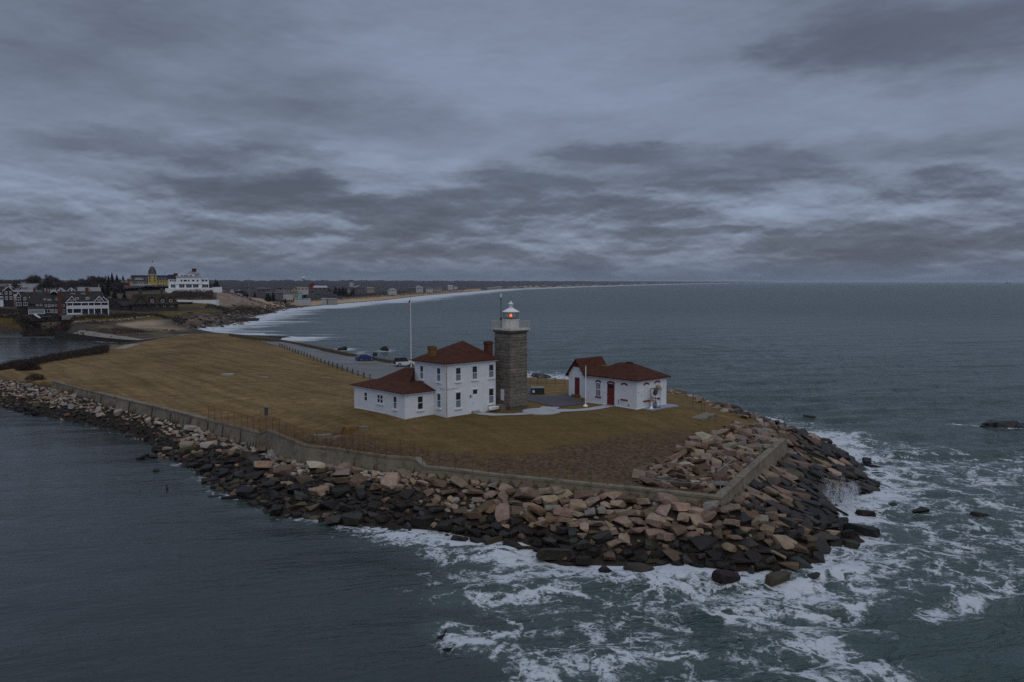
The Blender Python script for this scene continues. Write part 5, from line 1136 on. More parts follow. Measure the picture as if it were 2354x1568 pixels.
# electric cabinet
g = ground_at(1235, 906); c = empty('electric_cabinet', g, .1); tag(c, 'dark green electric cabinet on the grass beside the drive', 'cabinet')
mb = MB(); mb.box(-.95, .95, -.5, .5, 0, .95); mb.build('body', mat('dark_green_paint', (.02, .032, .03), .5, .2), c, bevel=.03)
mb = MB(); mb.hull([(-1, -.55, .953), (1, -.55, .953), (1, .55, .953), (-1, .55, .953), (-.9, -.2, 1.08), (.9, -.2, 1.08), (.9, .45, 1.08), (-.9, .45, 1.08)]); mb.build('lid', mat('grey_lid', (.16, .18, .175), .5, .15), c)
mb = MB(); mb.box(-.8, -.5, -.515, -.502, .3, .65); mb.build('notice_plate', M_trim, c)
# bin, slabs and blocks on the lawn
g = ground_at(612, 954); mb = MB(); mb.lathe([(.24, 0), (.25, .9), (.27, .92), (.27, 1.0), (.18, 1.06), (.02, 1.07)], n=12); o = mb.build('bin', mat('blue_grey_bin', (.05, .06, .08), .6, .2)); o.location = g; tag(o, 'slim dark blue grey bin standing alone on the left lawn', 'bin')
def lump(px, py, L, W, H, m, label, cat, yaw=0., name='concrete_block'):
    g = ground_at(px, py); mb = MB(); mb.hull([(s * L / 2 * random.uniform(.85, 1), t * W / 2 * random.uniform(.85, 1), z * random.uniform(.85, 1.05)) for s in (-1, 1) for t in (-1, 1) for z in (-.3, H)]); o = mb.build(name, m, bevel=.03); o.location = g; o.rotation_euler = (0, 0, yaw); tag(o, label, cat); return o
lump(523, 863, 2.4, 1.6, .35, M_concl, 'pale concrete manhole slab lying in the middle of the big lawn', 'slab', .2, 'concrete_slab'); lump(607, 868, 1.6, .9, .14, M_fgrey, 'flat grey manhole cover right of the pale lawn slab', 'manhole cover', 0, 'manhole_cover')
lump(806, 989, 2.0, 1.2, .55, M_lichen, 'lichen stained concrete block on the lawn below the house', 'block', .4); lump(836, 985, 1.2, .8, .3, M_granite, 'small dark stone beside the lichen stained block', 'stone', .2, 'stone')
lump(742, 1008, 2.3, 1.0, .5, M_conc, 'low concrete box in the bank behind the rusty fence', 'block', .35); lump(768, 1010, 2.2, .4, .35, M_conc, 'concrete lip running down from the low box', 'block', .8)
# yellow parking kerb
g = ground_at(847, 838); mb = MB(); mb.box(-2.1, 2.1, -.18, .18, 0, .17); o = mb.build('kerb_stop', mat('yellow_kerb', (.26, .19, .06), .8, .25)); o.location = g + Vector((0, 0, .06)); o.rotation_euler = (0, 0, .15); tag(o, 'faded yellow kerb stop in front of the blue car', 'kerb')
# culvert pipe in the dirt
a, b = ground_at(1588, 1066 - 2), ground_at(1618, 1060); 
# cars
def car(px, py, yaw, prof, cab, wb, wr, width, paint, label, cat, suv=False):
    g = ground_at(px, py); c = empty('parked_car', g + Vector((0, 0, .07)), yaw); tag(c, label, cat); w = width / 2
    mb = MB(); mb.loft([[(x, y * k, z) for x, z in prof] for y, k in ((-w, .96), (-w * .97, 1.03), (w * .97, 1.03), (w, .96))]); mb.build('body', paint, c, bevel=.02)
    mb = MB(); n = len(cab); mb.loft([[(x, s * (w - .06 - .20 * (z - cab[0][1]) / .6), z) for x, z in cab] for s in (-1, 1)]); mb.build('cabin_glass', M_black if suv else M_glass, c)
    zt = max(z for x, z in cab); xs = [x for x, z in cab if z > zt - .08]
    mb = MB(); mb.box(min(xs) - .02, max(xs) + .02, -(w - .24), w - .24, zt + .003, zt + .05); mb.build('car_roof', M_black if suv else paint, c, bevel=.01)
    for x in wb:
        for s in (-1, 1):
            mb = MB(); mb.tube((x, s * (w - .20), wr), (x, s * (w + .02), wr), wr, n=16); o = mb.build('wheel', M_black, c); mb = MB(); mb.tube((x, s * (w + .021), wr), (x, s * (w + .03), wr), wr * .58, n=12); mb.build('rim', M_galv, o)
    L0 = min(x for x, z in prof); L1 = max(x for x, z in prof)
    for s in (-1, 1):
        mb = MB(); mb.box(L0 - .015, L0 + .06, s * (w - .34) - .16, s * (w - .34) + .16, .78, .95); mb.build('tail_light', mat('red_lens', (.35, .01, .012), .3, .1), c)
        mb = MB(); mb.box(L1 - .06, L1 + .015, s * (w - .34) - .16, s * (w - .34) + .16, .66, .8); mb.build('headlight', M_galv, c)
    if suv: mb = MB(); mb.tube((L0 - .24, 0, .98), (L0 - .02, 0, .98), .36, n=16); mb.build('spare_wheel', M_black, c)
    return c
car(839, 829.5, R(32), [(-2.1, .25), (-2.15, .6), (-2.05, .95), (-1.2, 1.0), (1.0, .95), (1.9, .78), (2.12, .55), (2.1, .25)], [(-1.95, .97), (-1.25, 1.42), (.2, 1.44), (1.05, .97)], (-1.3, 1.3), .33, 1.78,
    mat('blue_car_paint', (.018, .035, .16), .3, .05, spec=.6), 'blue hatchback parked along the bay wall', 'car')
car(929, 843, R(24), [(-2.0, .45), (-2.05, .7), (-2.0, 1.1), (.9, 1.12), (1.95, 1.08), (2.08, .8), (2.05, .45)], [(-1.98, 1.11), (-1.9, 1.78), (.35, 1.80), (.75, 1.11)], (-1.25, 1.25), .42, 1.86,
    mat('white_car_paint', (.6, .62, .65), .3, .04, spec=.6), 'white off road car with black hard top behind the flagpole', 'car', True)
# yellow marker beside it
g = ground_at(963, 846); mb = MB(); mb.tube((0, 0, 0), (0, 0, .9), .09, n=8); o = mb.build('bollard', mat('yellow_paint', (.4, .24, .03), .7, .2)); o.location = g; tag(o, 'yellow bollard at the corner of the house wall', 'bollard')
# sea birds
for (px, py), l in zip(((1013, 1468), (1029, 1497), (384, 1126)), ('dark sea bird floating left of the foam patch, upper of two', 'dark sea bird floating left of the foam patch, lower of two', 'small dark sea bird swimming off the left shore')):
    w = at(px, py, .05); mb = MB(); k = 1.15
    mb.loft([[(x * k, r * math.cos(a) * k, z * k + r * .8 * math.sin(a) * k) for a in np.linspace(0, 2 * math.pi, 9)[:-1]] for x, r, z in ((-.34, .01, .14), (-.22, .07, .1), (-.05, .13, .09), (.12, .11, .1), (.22, .055, .16), (.27, .045, .27), (.31, .065, .36), (.37, .05, .37), (.46, .012, .35))])
    o = mb.build('sea_bird', mat('dark_plumage', (.012, .011, .011), .8, .3), smooth=True); o.location = w; o.rotation_euler = (0, 0, random.uniform(0, 3)); tag(o, l, 'bird')
# spray bursts where waves hit the rocks
def spray(c, n, sp, hgt, label, seed):
    rng = np.random.default_rng(seed); mb = MB()
    for j in range(46):
        a = rng.uniform(0, 6.28); o = rng.normal(size=2) * sp * .45; v = np.array([math.cos(a) * sp * rng.random() * .8, math.sin(a) * sp * rng.random() * .6]); H_ = hgt * rng.random() ** 1.3
        for i in range(n // 46):
            t_ = rng.random() ** .8; w = .05 + .16 * t_; p = (o[0] + v[0] * t_ + rng.normal() * w, o[1] + v[1] * t_ + rng.normal() * w, H_ * (2.2 * t_ - 1.2 * t_ * t_) + rng.normal() * w); s = rng.uniform(.008, .03) * (1.2 - .7 * t_)
            mb.add([(p[0] + s, p[1], p[2]), (p[0] - s, p[1] + s * .6, p[2] - s * .5), (p[0] - s * .5, p[1] - s, p[2]), (p[0], p[1], p[2] + s * 1.6)], [(0, 1, 2), (0, 1, 3), (1, 2, 3), (2, 0, 3)])
    o = mb.build('spray', mat('white_spray', (.72, .75, .79), .9, .03)); o.location = c; tag(o, label, 'spray', None, 'stuff')
spray(at(1945, 1163, .3), 15000, 1.7, 2.7, 'burst of white spray on the right rocks', 1)
spray(at(470, 748, .5), 1500, 9., 4., 'surf spray on the far rocks', 4); spray(at(1228, 872, .3), 1400, 5., 2., 'surf spray behind the tower', 5)
# small ship on the horizon
w = at(2316, 649.2, 0) * .6; s = 9000 / np.linalg.norm(w[:2]); p = (w[0] * s, w[1] * s, 0); sh = empty('ship', p); tag(sh, 'tiny dark ship on the horizon at the far right', 'ship')
mb = MB(); mb.loft([[(-18, -4, -1), (18, -4, -1), (18, 4, -1), (-18, 4, -1)], [(-20, -5, 7), (24, -5, 8), (24, 5, 8), (-20, 5, 7)]]); mb.build('hull', M_dgrey, sh); mb = MB(); mb.box(-18, -9, -3.5, 3.5, 7.01, 18); mb.tube((-13, 0, 18), (-13, 0, 26), .6); mb.build('superstructure', M_fgrey, sh)

# ------------------------------------------------------------------ far houses
def face_root(name, px, py, D, label, cat, group=None, yaw=0.):
    p = atd(px, py, D); r = empty(name, p, -math.atan2(p[0], p[1]) + yaw); tag(r, label, cat, group); return r
class Facade:
    """front drawn up in photo units: X = (x-x0)*s to the right, Z = (y0-y)*s up, y = depth away from the viewer"""
    def __init__(f, root, x0, y0, D, k=.12202): f.r = root; f.x0, f.y0, f.s = x0, y0, D * k / FPX
    def X(f, x): return (x - f.x0) * f.s
    def Z(f, y): return (f.y0 - y) * f.s
    def box(f, name, x1, y1, x2, y2, d0, d1, m, down=0.0, parent=None):
        mb = MB(); mb.box(f.X(min(x1, x2)), f.X(max(x1, x2)), d0, d1, f.Z(max(y1, y2)) - down, f.Z(min(y1, y2))); return mb.build(name, m, parent or f.r)
    def win(f, x1, y1, x2, y2, d0=0., trim=None, mull=0, name='window'):
        trim = trim or M_fwhite; X1, X2, Z1, Z2 = f.X(x1), f.X(x2), f.Z(y2), f.Z(y1); t = min(.14, (X2 - X1) * .2); mb = MB()
        mb.box(X1 - t, X1, d0 - .08, d0, Z1 - t, Z2 + t); mb.box(X2, X2 + t, d0 - .08, d0, Z1 - t, Z2 + t); mb.box(X1, X2, d0 - .08, d0, Z2, Z2 + t); mb.box(X1, X2, d0 - .08, d0, Z1 - t, Z1)
        for k in range(mull): q = X1 + (X2 - X1) * (k + 1) / (mull + 1); mb.box(q - .05, q + .05, d0 - .075, d0 - .002, Z1, Z2)
        w = mb.build(name, trim, f.r); mb = MB(); mb.box(X1, X2, d0 - .03, d0 - .001, Z1, Z2); mb.build('pane', M_glass, w); return w
    def slope(f, name, x1, x2, ye, yr, d0, dr, m, d1=None, hip=0.):
        """roof with the ridge along x: eave at depth d0, ridge at dr, back eave at d1"""
        d1 = d1 if d1 is not None else 2 * dr - d0; X1, X2, Ze, Zr = f.X(x1), f.X(x2), f.Z(ye), f.Z(yr); h = hip * (X2 - X1)
        mb = MB(); mb.add([(X1, d0, Ze), (X2, d0, Ze), (X2, d1, Ze), (X1, d1, Ze), (X1 + h, dr, Zr), (X2 - h, dr, Zr)], [(3, 2, 1, 0), (0, 1, 5, 4), (2, 3, 4, 5), (1, 2, 5), (3, 0, 4)]); return mb.build(name, m, f.r)
    def gable(f, xl, xa, xr, yb, ya, d0, d1, mw, mr, trim=True, t=.35, o=.4):
        """cross gable facing the viewer"""
        L, A_, Rr, b, a = f.X(xl), f.X(xa), f.X(xr), f.Z(yb), f.Z(ya); mb = MB(); mb.loft([[(L + .3, d, b), (Rr - .3, d, b), (A_, d, a - .3)] for d in (d0, d1)]); g = mb.build('gable', mw, f.r)
        mb = MB(); mb.loft([[(L, d, b), (A_, d, a), (Rr, d, b), (Rr, d, b + t), (A_, d, a + t), (L, d, b + t)] for d in (d0 - o, d1)]); mb.build('gable_roof', mr, f.r)
        if trim: mb = MB(); mb.loft([[(L, d, b - .08), (A_, d, a - .08), (Rr, d, b - .08), (Rr, d, b + t * .9), (A_, d, a + t * .9), (L, d, b + t * .9)] for d in (d0 - o - .09, d0 - o - .002)]); mb.build('barge_board', M_fwhite, f.r)
        return g
    def chimney(f, x1, y1, x2, y2, d0, m, dd=1.2):
        return f.box('chimney', x1, y1, x2, y2, d0, d0 + dd, m)
# 1. big dark shingle house with white porches
D = 360.; r = face_root('shingle_house', 1310 * .12202, (1020 + .2124 * 1155) / 1.7407, D, 'large dark shingle house with white two storey porch and gables above the shore lawn', 'house'); f = Facade(r, 1310, 1155, D)
f.box('wall', 665, 912, 1275, 1155, 0, 11, M_dark, 2.5); f.box('wall', 1275, 915, 1965, 1155, 1.6, 11, M_dark, 2.5)
f.slope('roof', 640, 1960, 914, 690, -.4, 5.5, M_droof, 11.4, .06); f.slope('roof', 440, 900, 880, 715, 9, 13, M_droof, 17, .1); f.box('wall', 455, 880, 720, 1000, 9.3, 16.7, M_dark, 2)
f.box('porch', 1262, 890, 1975, 905, -2.2, .9, M_fwhite); f.box('porch', 1262, 980, 1975, 1015, -2.2, 1.59, M_fwhite); f.box('porch_floor', 1180, 1128, 1980, 1155, -2.4, 1.58, M_fgrey, 1.5)
for x in (1268, 1364, 1508, 1625, 1720, 1838, 1960): f.box('post', x, 905, x + 11, 980, -2.1, -1.8, M_fwhite); f.box('post', x - 2, 1015, x + 13, 1128, -2.1, -1.75, M_fwhite)
for x1, x2 in ((1285, 1355), (1376, 1500), (1522, 1590), (1598, 1672), (1745, 1828), (1850, 1955)): f.win(x1, 908, x2, 975, 1.58, mull=3 if x2 - x1 > 90 else 2)
for x1, x2 in ((1284, 1355), (1392, 1490), (1525, 1610), (1642, 1705), (1740, 1826), (1856, 1950)): f.win(x1, 1030, x2, 1122, 1.58, mull=2)
f.box('railing', 1280, 1095, 1500, 1122, -2.15, -2.05, M_fwhite); f.box('balcony_rail', 1275, 955, 1965, 980, -2.3, -2.21, M_fwhite)
f.gable(1250, 1362, 1450, 912, 788, -1.9, 5, M_dark, M_droof); f.gable(1715, 1818, 1905, 905, 788, -1.9, 5, M_dark, M_droof); f.gable(1005, 1070, 1125, 722, 678, 3.2, 8, M_dark, M_droof)
f.gable(1850, 1885, 1975, 890, 800, -.4, 5, M_dark, M_droof)
for x1, y1, x2, y2, d in ((1325, 848, 1378, 886, -2.0), (1790, 838, 1840, 872, -2.0), (1424, 812, 1470, 842, 1.5), (1598, 808, 1645, 838, 1.5), (905, 828, 932, 858, 1.2), (965, 838, 1015, 853, 1.0), (1098, 818, 1124, 850, 1.2), (1348, 735, 1412, 748, 4.1), (1525, 733, 1582, 745, 4.1)): f.win(x1, y1, x2, y2, d, mull=1)
for x1, y1, x2, y2 in ((780, 922, 808, 948), (842, 922, 870, 948), (912, 928, 943, 974), (972, 928, 1000, 974), (1028, 928, 1055, 962), (1082, 928, 1110, 962), (1198, 932, 1234, 975), (1198, 1032, 1234, 1094), (1022, 1024, 1054, 1082), (1082, 1026, 1108, 1090), (916, 1024, 996, 1082)): f.win(x1, y1, x2, y2, 0, mull=1)
f.box('enclosed_porch', 655, 1005, 912, 1100, -3.2, -.01, M_fwhite); f.box('porch_base', 660, 1101, 905, 1150, -3.1, -.01, M_dark, 2.); f.slope('porch_roof', 645, 925, 1006, 955, -3.6, -.05, M_droof, .2)
for k in range(5): f.win(668 + k * 48, 1028, 706 + k * 48, 1088, -3.21, mull=1)
f.chimney(1128, 695, 1195, 1158, -1.3, M_brick, 1.29); f.chimney(1590, 622, 1652, 765, 5, M_brick); f.chimney(940, 640, 968, 720, 6, M_brick); f.chimney(725, 640, 765, 720, 12, M_brick)
mb = MB()
for k in range(6): mb.box(f.X(735) + k * .35, f.X(775) + k * .35, -3.6 - k * .35, -3.25 - k * .35, f.Z(1100) - k * .28 - .3, f.Z(1096) - k * .28)
mb.build('stair', M_fwhite, r); f.box('porch_rail', 860, 1138, 1020, 1146, -3.5, -3.4, M_fgrey)
f.gable(440, 490, 530, 795, 715, 8.9, 14, M_dark, M_droof); f.gable(720, 768, 810, 795, 720, 8.9, 14, M_dark, M_droof)
for x1, y1, x2, y2 in ((452, 800, 515, 848), (740, 800, 808, 848), (575, 805, 605, 848), (668, 795, 700, 830), (460, 895, 525, 955), (570, 895, 622, 955), (668, 895, 716, 955)): f.win(x1, y1, x2, y2, 8.88, mull=1)
# 2. brown house at the left edge
D = 400.; r = face_root('shingle_house', 120 * .12202, (1020 + .2124 * 885) / 1.7407, D, 'brown shingle house with white framed windows at the left edge of the shore', 'house'); f = Facade(r, 120, 885, D)
f.box('wall', -90, 690, 75, 885, .6, 9, M_dark, 2.5); f.box('wall', 75, 690, 240, 885, 0, 9, M_dark, 2.5); f.gable(65, 163, 250, 692, 600, -.02, 9, M_dark, M_droof); f.slope('roof', -100, 110, 690, 595, .2, 4.5, M_droof)
for x, y in ((108, 692), (180, 692), (108, 788), (180, 788)): f.win(x, y, x + 30, y + 52, 0, mull=1)
f.box('bay', -90, 785, 72, 880, -1.4, .58, M_fwhite, 2.5)
for x in (-80, -40, 5, 40): f.win(x, 800, x + 28, 842, -1.42, mull=0); f.win(x, 715, x + 24, 745, .58)
f.chimney(132, 572, 182, 640, 4, M_brick)
# 3. white mansion with grey dormers behind it
D = 480.; r = face_root('mansion', 480 * .12202, (1020 + .2124 * 770) / 1.7407, D, 'wide white mansion with pale grey roof and arched dormers behind the shingle house', 'house'); f = Facade(r, 480, 770, D)
f.box('wall', 195, 672, 770, 770, 0, 12, M_fwhite, 6); f.slope('roof', 190, 778, 674, 545, -.4, 6, M_groof, 12.4, .05); f.box('roof_wing', 50, 545, 215, 600, 3, 10, M_groof, 4)
for xa in (240, 455, 670): f.gable(xa - 52, xa - 5, xa + 45, 618, 552, .4, 6, M_fwhite, M_groof); f.win(xa - 32, 610, xa + 18, 650, .38, mull=2)
for x in (272, 360, 510, 600): f.win(x, 612, x + 24, 640, .39)
for x1, x2 in ((250, 340), (365, 470), (590, 700)): f.win(x1, 695, x2, 740, 0, mull=3)
f.box('porch', 240, 676, 730, 690, -1.6, -.01, M_fwhite); f.chimney(412, 512, 500, 545, 6, M_fgrey)
# 4. low white block, 5. white gabled house with long grey roof
D = 500.; r = face_root('house', 975 * .12202, (1020 + .2124 * 672) / 1.7407, D, 'small flat pale house among dark trees behind the shingle house', 'house'); f = Facade(r, 975, 672, D)
f.box('wall', 852, 625, 1095, 672, 0, 9, M_fcream, 4); f.slope('roof', 845, 1102, 627, 605, -.3, 4.5, M_dkroof)
for x in (880, 960, 1040): f.win(x, 640, x + 30, 662)
D = 450.; r = face_root('house', 1480 * .12202, (1020 + .2124 * 780) / 1.7407, D, 'white gabled house with long grey shingle roof and tall brick chimney', 'house'); f = Facade(r, 1480, 780, D)
f.box('wall', 1130, 690, 1450, 780, 0, 10, M_fwhite, 3); f.box('wall', 1450, 720, 1850, 780, 0, 10, M_fgrey, 3); f.slope('roof', 1120, 1460, 690, 606, -.3, 5, M_dkroof); f.slope('roof', 1450, 1862, 722, 612, -.4, 5, M_fgrey, None, .02)
f.gable(1130, 1190, 1280, 690, 625, -.8, 5, M_fwhite, M_dkroof); f.gable(1290, 1360, 1440, 690, 625, -.8, 5, M_fwhite, M_dkroof)
for x in (1180, 1330, 1385): f.win(x, 655, x + 26, 690, -.82)
f.win(1660, 648, 1700, 680, .8, mull=1); f.win(1740, 735, 1785, 772, 0, mull=1); f.box('mast', 1826, 560, 1832, 640, 5, 5.3, M_fwhite)
# 6. dark barn and 7. stone cottage by the lawn
D = 430.; k0 = lambda x: (400 + .2124 * x) / 1.7407; r = face_root('barn', k0(400), (1020 + .2124 * 1058) / 1.7407, D, 'low dark weathered barn with gable between the two shore houses', 'barn'); f = Facade(r, 400, 1058, D)
f.box('wall', 235, 960, 395, 1058, 0, 9, M_dark, 2.5); f.box('wall', 395, 960, 620, 1058, 1.0, 9, M_dark, 2.5); f.gable(222, 318, 405, 965, 876, -.02, 9, M_dark, M_droof, False); f.slope('roof', 330, 610, 962, 876, .7, 5, M_droof)
for x in (285, 450, 520): f.win(x, 990, x + 24, 1024, -.02 if x < 395 else .98, M_dgrey)
D = 430.; r = face_root('stone_cottage', k0(1010), (1020 + .2124 * 1065) / 1.7407, D, 'long dark stone cottage with mossy roof, two stone chimneys and lit blue dormers', 'house'); r['label'] = 'long dark stone cottage with steep mossy roof, two stone chimneys and dormers'; f = Facade(r, 1010, 1065, D)
mm = mat('mossy_roof', (.036, .029, .022), .95, .35, .5, col2=(.05, .036, .018), spec=.1); f.box('wall', 640, 930, 1440, 1065, .8, 10, M_stone, 2.5); f.slope('roof', 585, 1445, 932, 742, -.6, 5.4, mm, 11, .09)
f.gable(690, 800, 905, 928, 770, -.8, 6, M_stone, mm, False)
for xa, yt in ((992, 812), (1170, 800), (1312, 800)): f.gable(xa - 52, xa, xa + 48, 850, yt - 18, .4, 6, M_stone, mm, False); f.win(xa - 22, 850, xa + 22, 890, .2)
for x in (1045, 1180, 1310): f.win(x, 950, x + 38, 980, .79)
for x in (720, 805, 920, 1040, 1150, 1260, 1370): f.box('post', x, 932, x + 10, 1062, -.5, -.2, M_stone)
f.chimney(765, 640, 820, 900, 1.5, M_stone, 1.5); f.chimney(1135, 622, 1190, 770, 4.5, M_stone, 1.5)
# white picket fence in front of the barn, blue boat on the lawn
D = 425.; r = face_root('fence', k0(420), (1020 + .2124 * 1150) / 1.7407, D, 'white rail fence between the porch house and the stone cottage', 'fence'); f = Facade(r, 420, 1150, D)
f.box('rail', 110, 1068, 745, 1078, 0, .15, M_fgrey); f.box('rail', 110, 1100, 745, 1110, 0, .15, M_fgrey); f.box('boards', 350, 1080, 742, 1100, .02, .1, M_fgrey)
for x in range(112, 750, 42): f.box('post', x, 1062, x + 7, 1150, -.1, .2, M_fwhite, 1.0)
D = 415.; r = face_root('rowing_boat', k0(535), (1020 + .2124 * 1156) / 1.7407, D, 'dark blue covered boat lying in front of the white rail fence', 'boat'); mb = MB(); mb.loft([[(x, -w, h), (x, -w * .5, 0), (x, w * .5, 0), (x, w, h), (x, 0, h + .12)] for x, w, h in ((-2.7, .2, .7), (-1.5, .8, .62), (.5, .9, .6), (2.0, .6, .66), (2.8, .06, .78))]); mb.build('hull', mat('dark_blue', (.01, .014, .035), .6, .2), r)
# 8. tan roofed house with red chimney
D = 640.; r = face_root('house', k0(470), (1020 + .2124 * 640) / 1.7407, D, 'house with broad tan roof and tall red chimney left of the yellow hotel', 'house'); f = Facade(r, 470, 640, D)
f.box('wall', 300, 590, 650, 640, 0, 12, M_fcream, 8); f.slope('roof', 285, 665, 600, 487, -.5, 6, mat('tan_roof', (.23, .175, .125), .9, .2, .4), 12.5, .3); f.chimney(515, 450, 556, 625, -1.2, mat('red_chimney', (.20, .05, .02), .9, .2, .5), 1.1)
for x in (370, 420, 470, 580, 610): f.win(x, 600, x + 24, 628)
# 9. yellow hotel
D = 770.; r = face_root('hotel', k0(990), (1020 + .2124 * 600) / 1.7407, D, 'grand yellow hotel with dark mansard tower on the hill skyline', 'hotel'); f = Facade(r, 990, 600, D)
f.box('wall', 1070, 470, 1450, 600, 0, 18, M_yellow, 10); f.box('wall', 600, 470, 920, 600, 0, 18, mat('grey_green_wall', (.11, .11, .11), .9, .2, .3), 10); f.slope('mansard_roof', 610, 1500, 472, 385, -.4, 8, M_dkroof, 18.5, .02)
f.box('dormer_band', 690, 436, 850, 470, -.9, 3, M_fwhite)
f.box('tower', 918, 372, 1068, 600, -1.8, 5.5, M_yellow, 10); f.box('cornice', 910, 366, 1076, 378, -2.3, 6, M_fcream)
mb = MB(); ring = lambda xa, xb, y, e: [(f.X(xa), -2.0 + e, f.Z(y)), (f.X(xb), -2.0 + e, f.Z(y)), (f.X(xb), 5.7 - e, f.Z(y)), (f.X(xa), 5.7 - e, f.Z(y))]
mb.loft([ring(918, 1068, 366, 0), ring(932, 1054, 320, .7), ring(922, 1066, 318, .2), ring(948, 1040, 265, 1.4), ring(958, 1028, 240, 1.9), ring(972, 1014, 226, 2.6)]); mb.build('tower_roof', mat('slate', (.04, .032, .034), .8, .25, .6), r)
f.win(972, 318, 1010, 350, -2.0); f.win(980, 265, 1004, 290, -1.3)
for y in (388, 430, 478): f.win(934, y, 960, y + 30, -1.8, M_fcream); f.win(1018, y, 1044, y + 30, -1.8, M_fcream)
for x in range(1088, 1320, 56): f.win(x, 436, x + 24, 462, -.9)
for x in (625, 700, 735, 770, 805, 830, 880): f.win(x, 436, x + 20, 462, -1.0)
for x in range(1085, 1310, 45): f.win(x, 495, x + 18, 525, 0, M_fcream); f.win(x, 548, x + 18, 578, 0, M_fcream)
for x in range(730, 830, 30): f.win(x, 512, x + 20, 536, 0)
f.box('veranda', 590, 560, 960, 640, -3.5, -.01, M_fwhite, 8); f.box('veranda', 1070, 588, 1320, 604, -3.5, -.01, M_fcream, 8)
for x in range(605, 950, 34): f.win(x, 572, x + 22, 600, -3.52)
f.box('spire', 988, 140, 992, 228, 1.6, 1.9, M_fgrey); fl = face_root('flag', k0(990), (1020 + .2124 * 128) / 1.7407, D + 1.7, 'tiny dark flag above the tower of the yellow hotel', 'flag'); mb = MB(); mb.loft([[(-.45, 0, -.5), (.45, .1, -.6), (.5, .14, .45), (-.45, .02, .5)], [(-.45, .03, -.5), (.45, .13, -.6), (.5, .17, .45), (-.45, .05, .5)]]); mb.build('cloth', M_black, fl)
# 10. white mansion on the bluff with its terrace walls
D = 600.; r = face_root('mansion', k0(1690), (1020 + .2124 * 630) / 1.7407, D, 'big white mansion with dark chimneys on the bluff right of the yellow hotel', 'house'); f = Facade(r, 1690, 630, D)
f.box('wall', 1325, 455, 1460, 630, 2, 16, M_fwhite, 4); f.box('wall', 1460, 420, 1890, 630, 0, 16, M_fwhite, 4); f.box('wall', 1890, 460, 2030, 630, 2, 16, M_fwhite, 4)
f.box('upper_storey', 1500, 372, 1780, 422, 1.5, 13, M_fwhite); f.slope('roof', 1440, 1900, 422, 372, -.5, 4, M_fgrey, 14, .12); f.slope('roof', 1600, 1890, 372, 305, 3, 8, M_fgrey, 13, .38); f.slope('roof', 1310, 1510, 455, 372, 1.6, 9, M_dkroof, 16.4, .05); f.box('parapet', 1885, 452, 2040, 462, 1.7, 16.2, M_fwhite)
f.chimney(1738, 258, 1818, 320, 7, mat('dark_red_brick', (.055, .02, .02), .9, .2, .5), 3); f.chimney(1820, 338, 1868, 372, 8, M_brick, 2); f.chimney(1415, 345, 1485, 375, 9, M_brick, 2); f.box('chimney_base', 1745, 320, 1815, 345, 7.2, 9.8, M_fwhite)
for x1, x2 in ((1545, 1580), (1597, 1668), (1692, 1742)): f.win(x1, 384, x2, 416, 1.5, mull=1)
for x1, x2, d in ((1348, 1374, 2), (1390, 1414, 2), (1430, 1452, 2), (1535, 1565, 0), (1588, 1645, 0), (1662, 1690, 0), (1735, 1775, 0), (1815, 1845, 0), (1906, 1950, 2), (1965, 2005, 2)): f.win(x1, 470, x2, 502, d)
for x1, x2, d in ((1365, 1440, 2), (1508, 1600, 0), (1628, 1725, 0), (1748, 1845, 0), (1910, 2020, 2)): f.win(x1, 556, x2, 618, d, mull=2)
f.box('cornice', 1455, 538, 1895, 548, -.7, -.01, M_fwhite)
mb = MB(); mb.loft([[(f.X(x), -5, f.Z(yb) - 2), (f.X(x), 2.5, f.Z(yb) - 2), (f.X(x), 2.5, f.Z(yt)), (f.X(x), -5, f.Z(yt))] for x, yt, yb in ((1270, 630, 640), (1400, 632, 700), (1520, 632, 700), (1900, 632, 690), (2080, 625, 690), (2100, 612, 665), (2255, 608, 660))]); o = mb.build('terrace_wall', M_fwhite, None); o.location = r.location; o.rotation_euler = r.rotation_euler; tag(o, 'white terrace wall in front of the mansion on the bluff', 'wall')
D = 500.; r = face_root('garden_wall', k0(1800), (1020 + .2124 * 905) / 1.7407, D, 'long white garden wall on the slope below the mansion lawn', 'wall'); f = Facade(r, 1800, 905, D); mb = MB(); mb.loft([[(f.X(x), d, f.Z(yb) - 3), (f.X(x), d + 1., f.Z(yb) - 3), (f.X(x), d + 1., f.Z(yt)), (f.X(x), d, f.Z(yt))] for x, yt, yb, d in ((1385, 850, 880, 0), (1440, 848, 890, 0), (1740, 852, 908, 0), (2170, 855, 908, 0), (2225, 850, 870, 6))]); mb.build('wall', M_fwhite, r)
r = face_root('shed', k0(1590), (1020 + .2124 * 985) / 1.7407, 470., 'long low dark shed beside the stone cottage', 'shed'); f = Facade(r, 1590, 985, 470.); f.box('wall', 1445, 905, 1735, 985, 0, 6, mat('near_black_wood', (.016, .015, .02), .9, .2), 2); f.slope('roof', 1440, 1742, 908, 890, -.3, 3, M_dkroof, 6.3); f.win(1500, 935, 1530, 960); f.box('door', 1650, 930, 1690, 985, -.06, -.001, M_dark)
# small brown gate post by the causeway road
p = atd(136.5, 753.5, 336); mb = MB(); mb.box(-.5, .5, -.4, .4, -1, 1.6); mb.hull([(-.55, -.45, 1.6), (.55, -.45, 1.6), (.55, .45, 1.6), (-.55, .45, 1.6), (.2, 0, 2.3), (.5, 0, 1.9)]); o = mb.build('gate_pillar', mat('dark_red_wood', (.07, .022, .02), .9, .2)); o.location = p; tag(o, 'dark red gate pillar beside the causeway road', 'pillar')
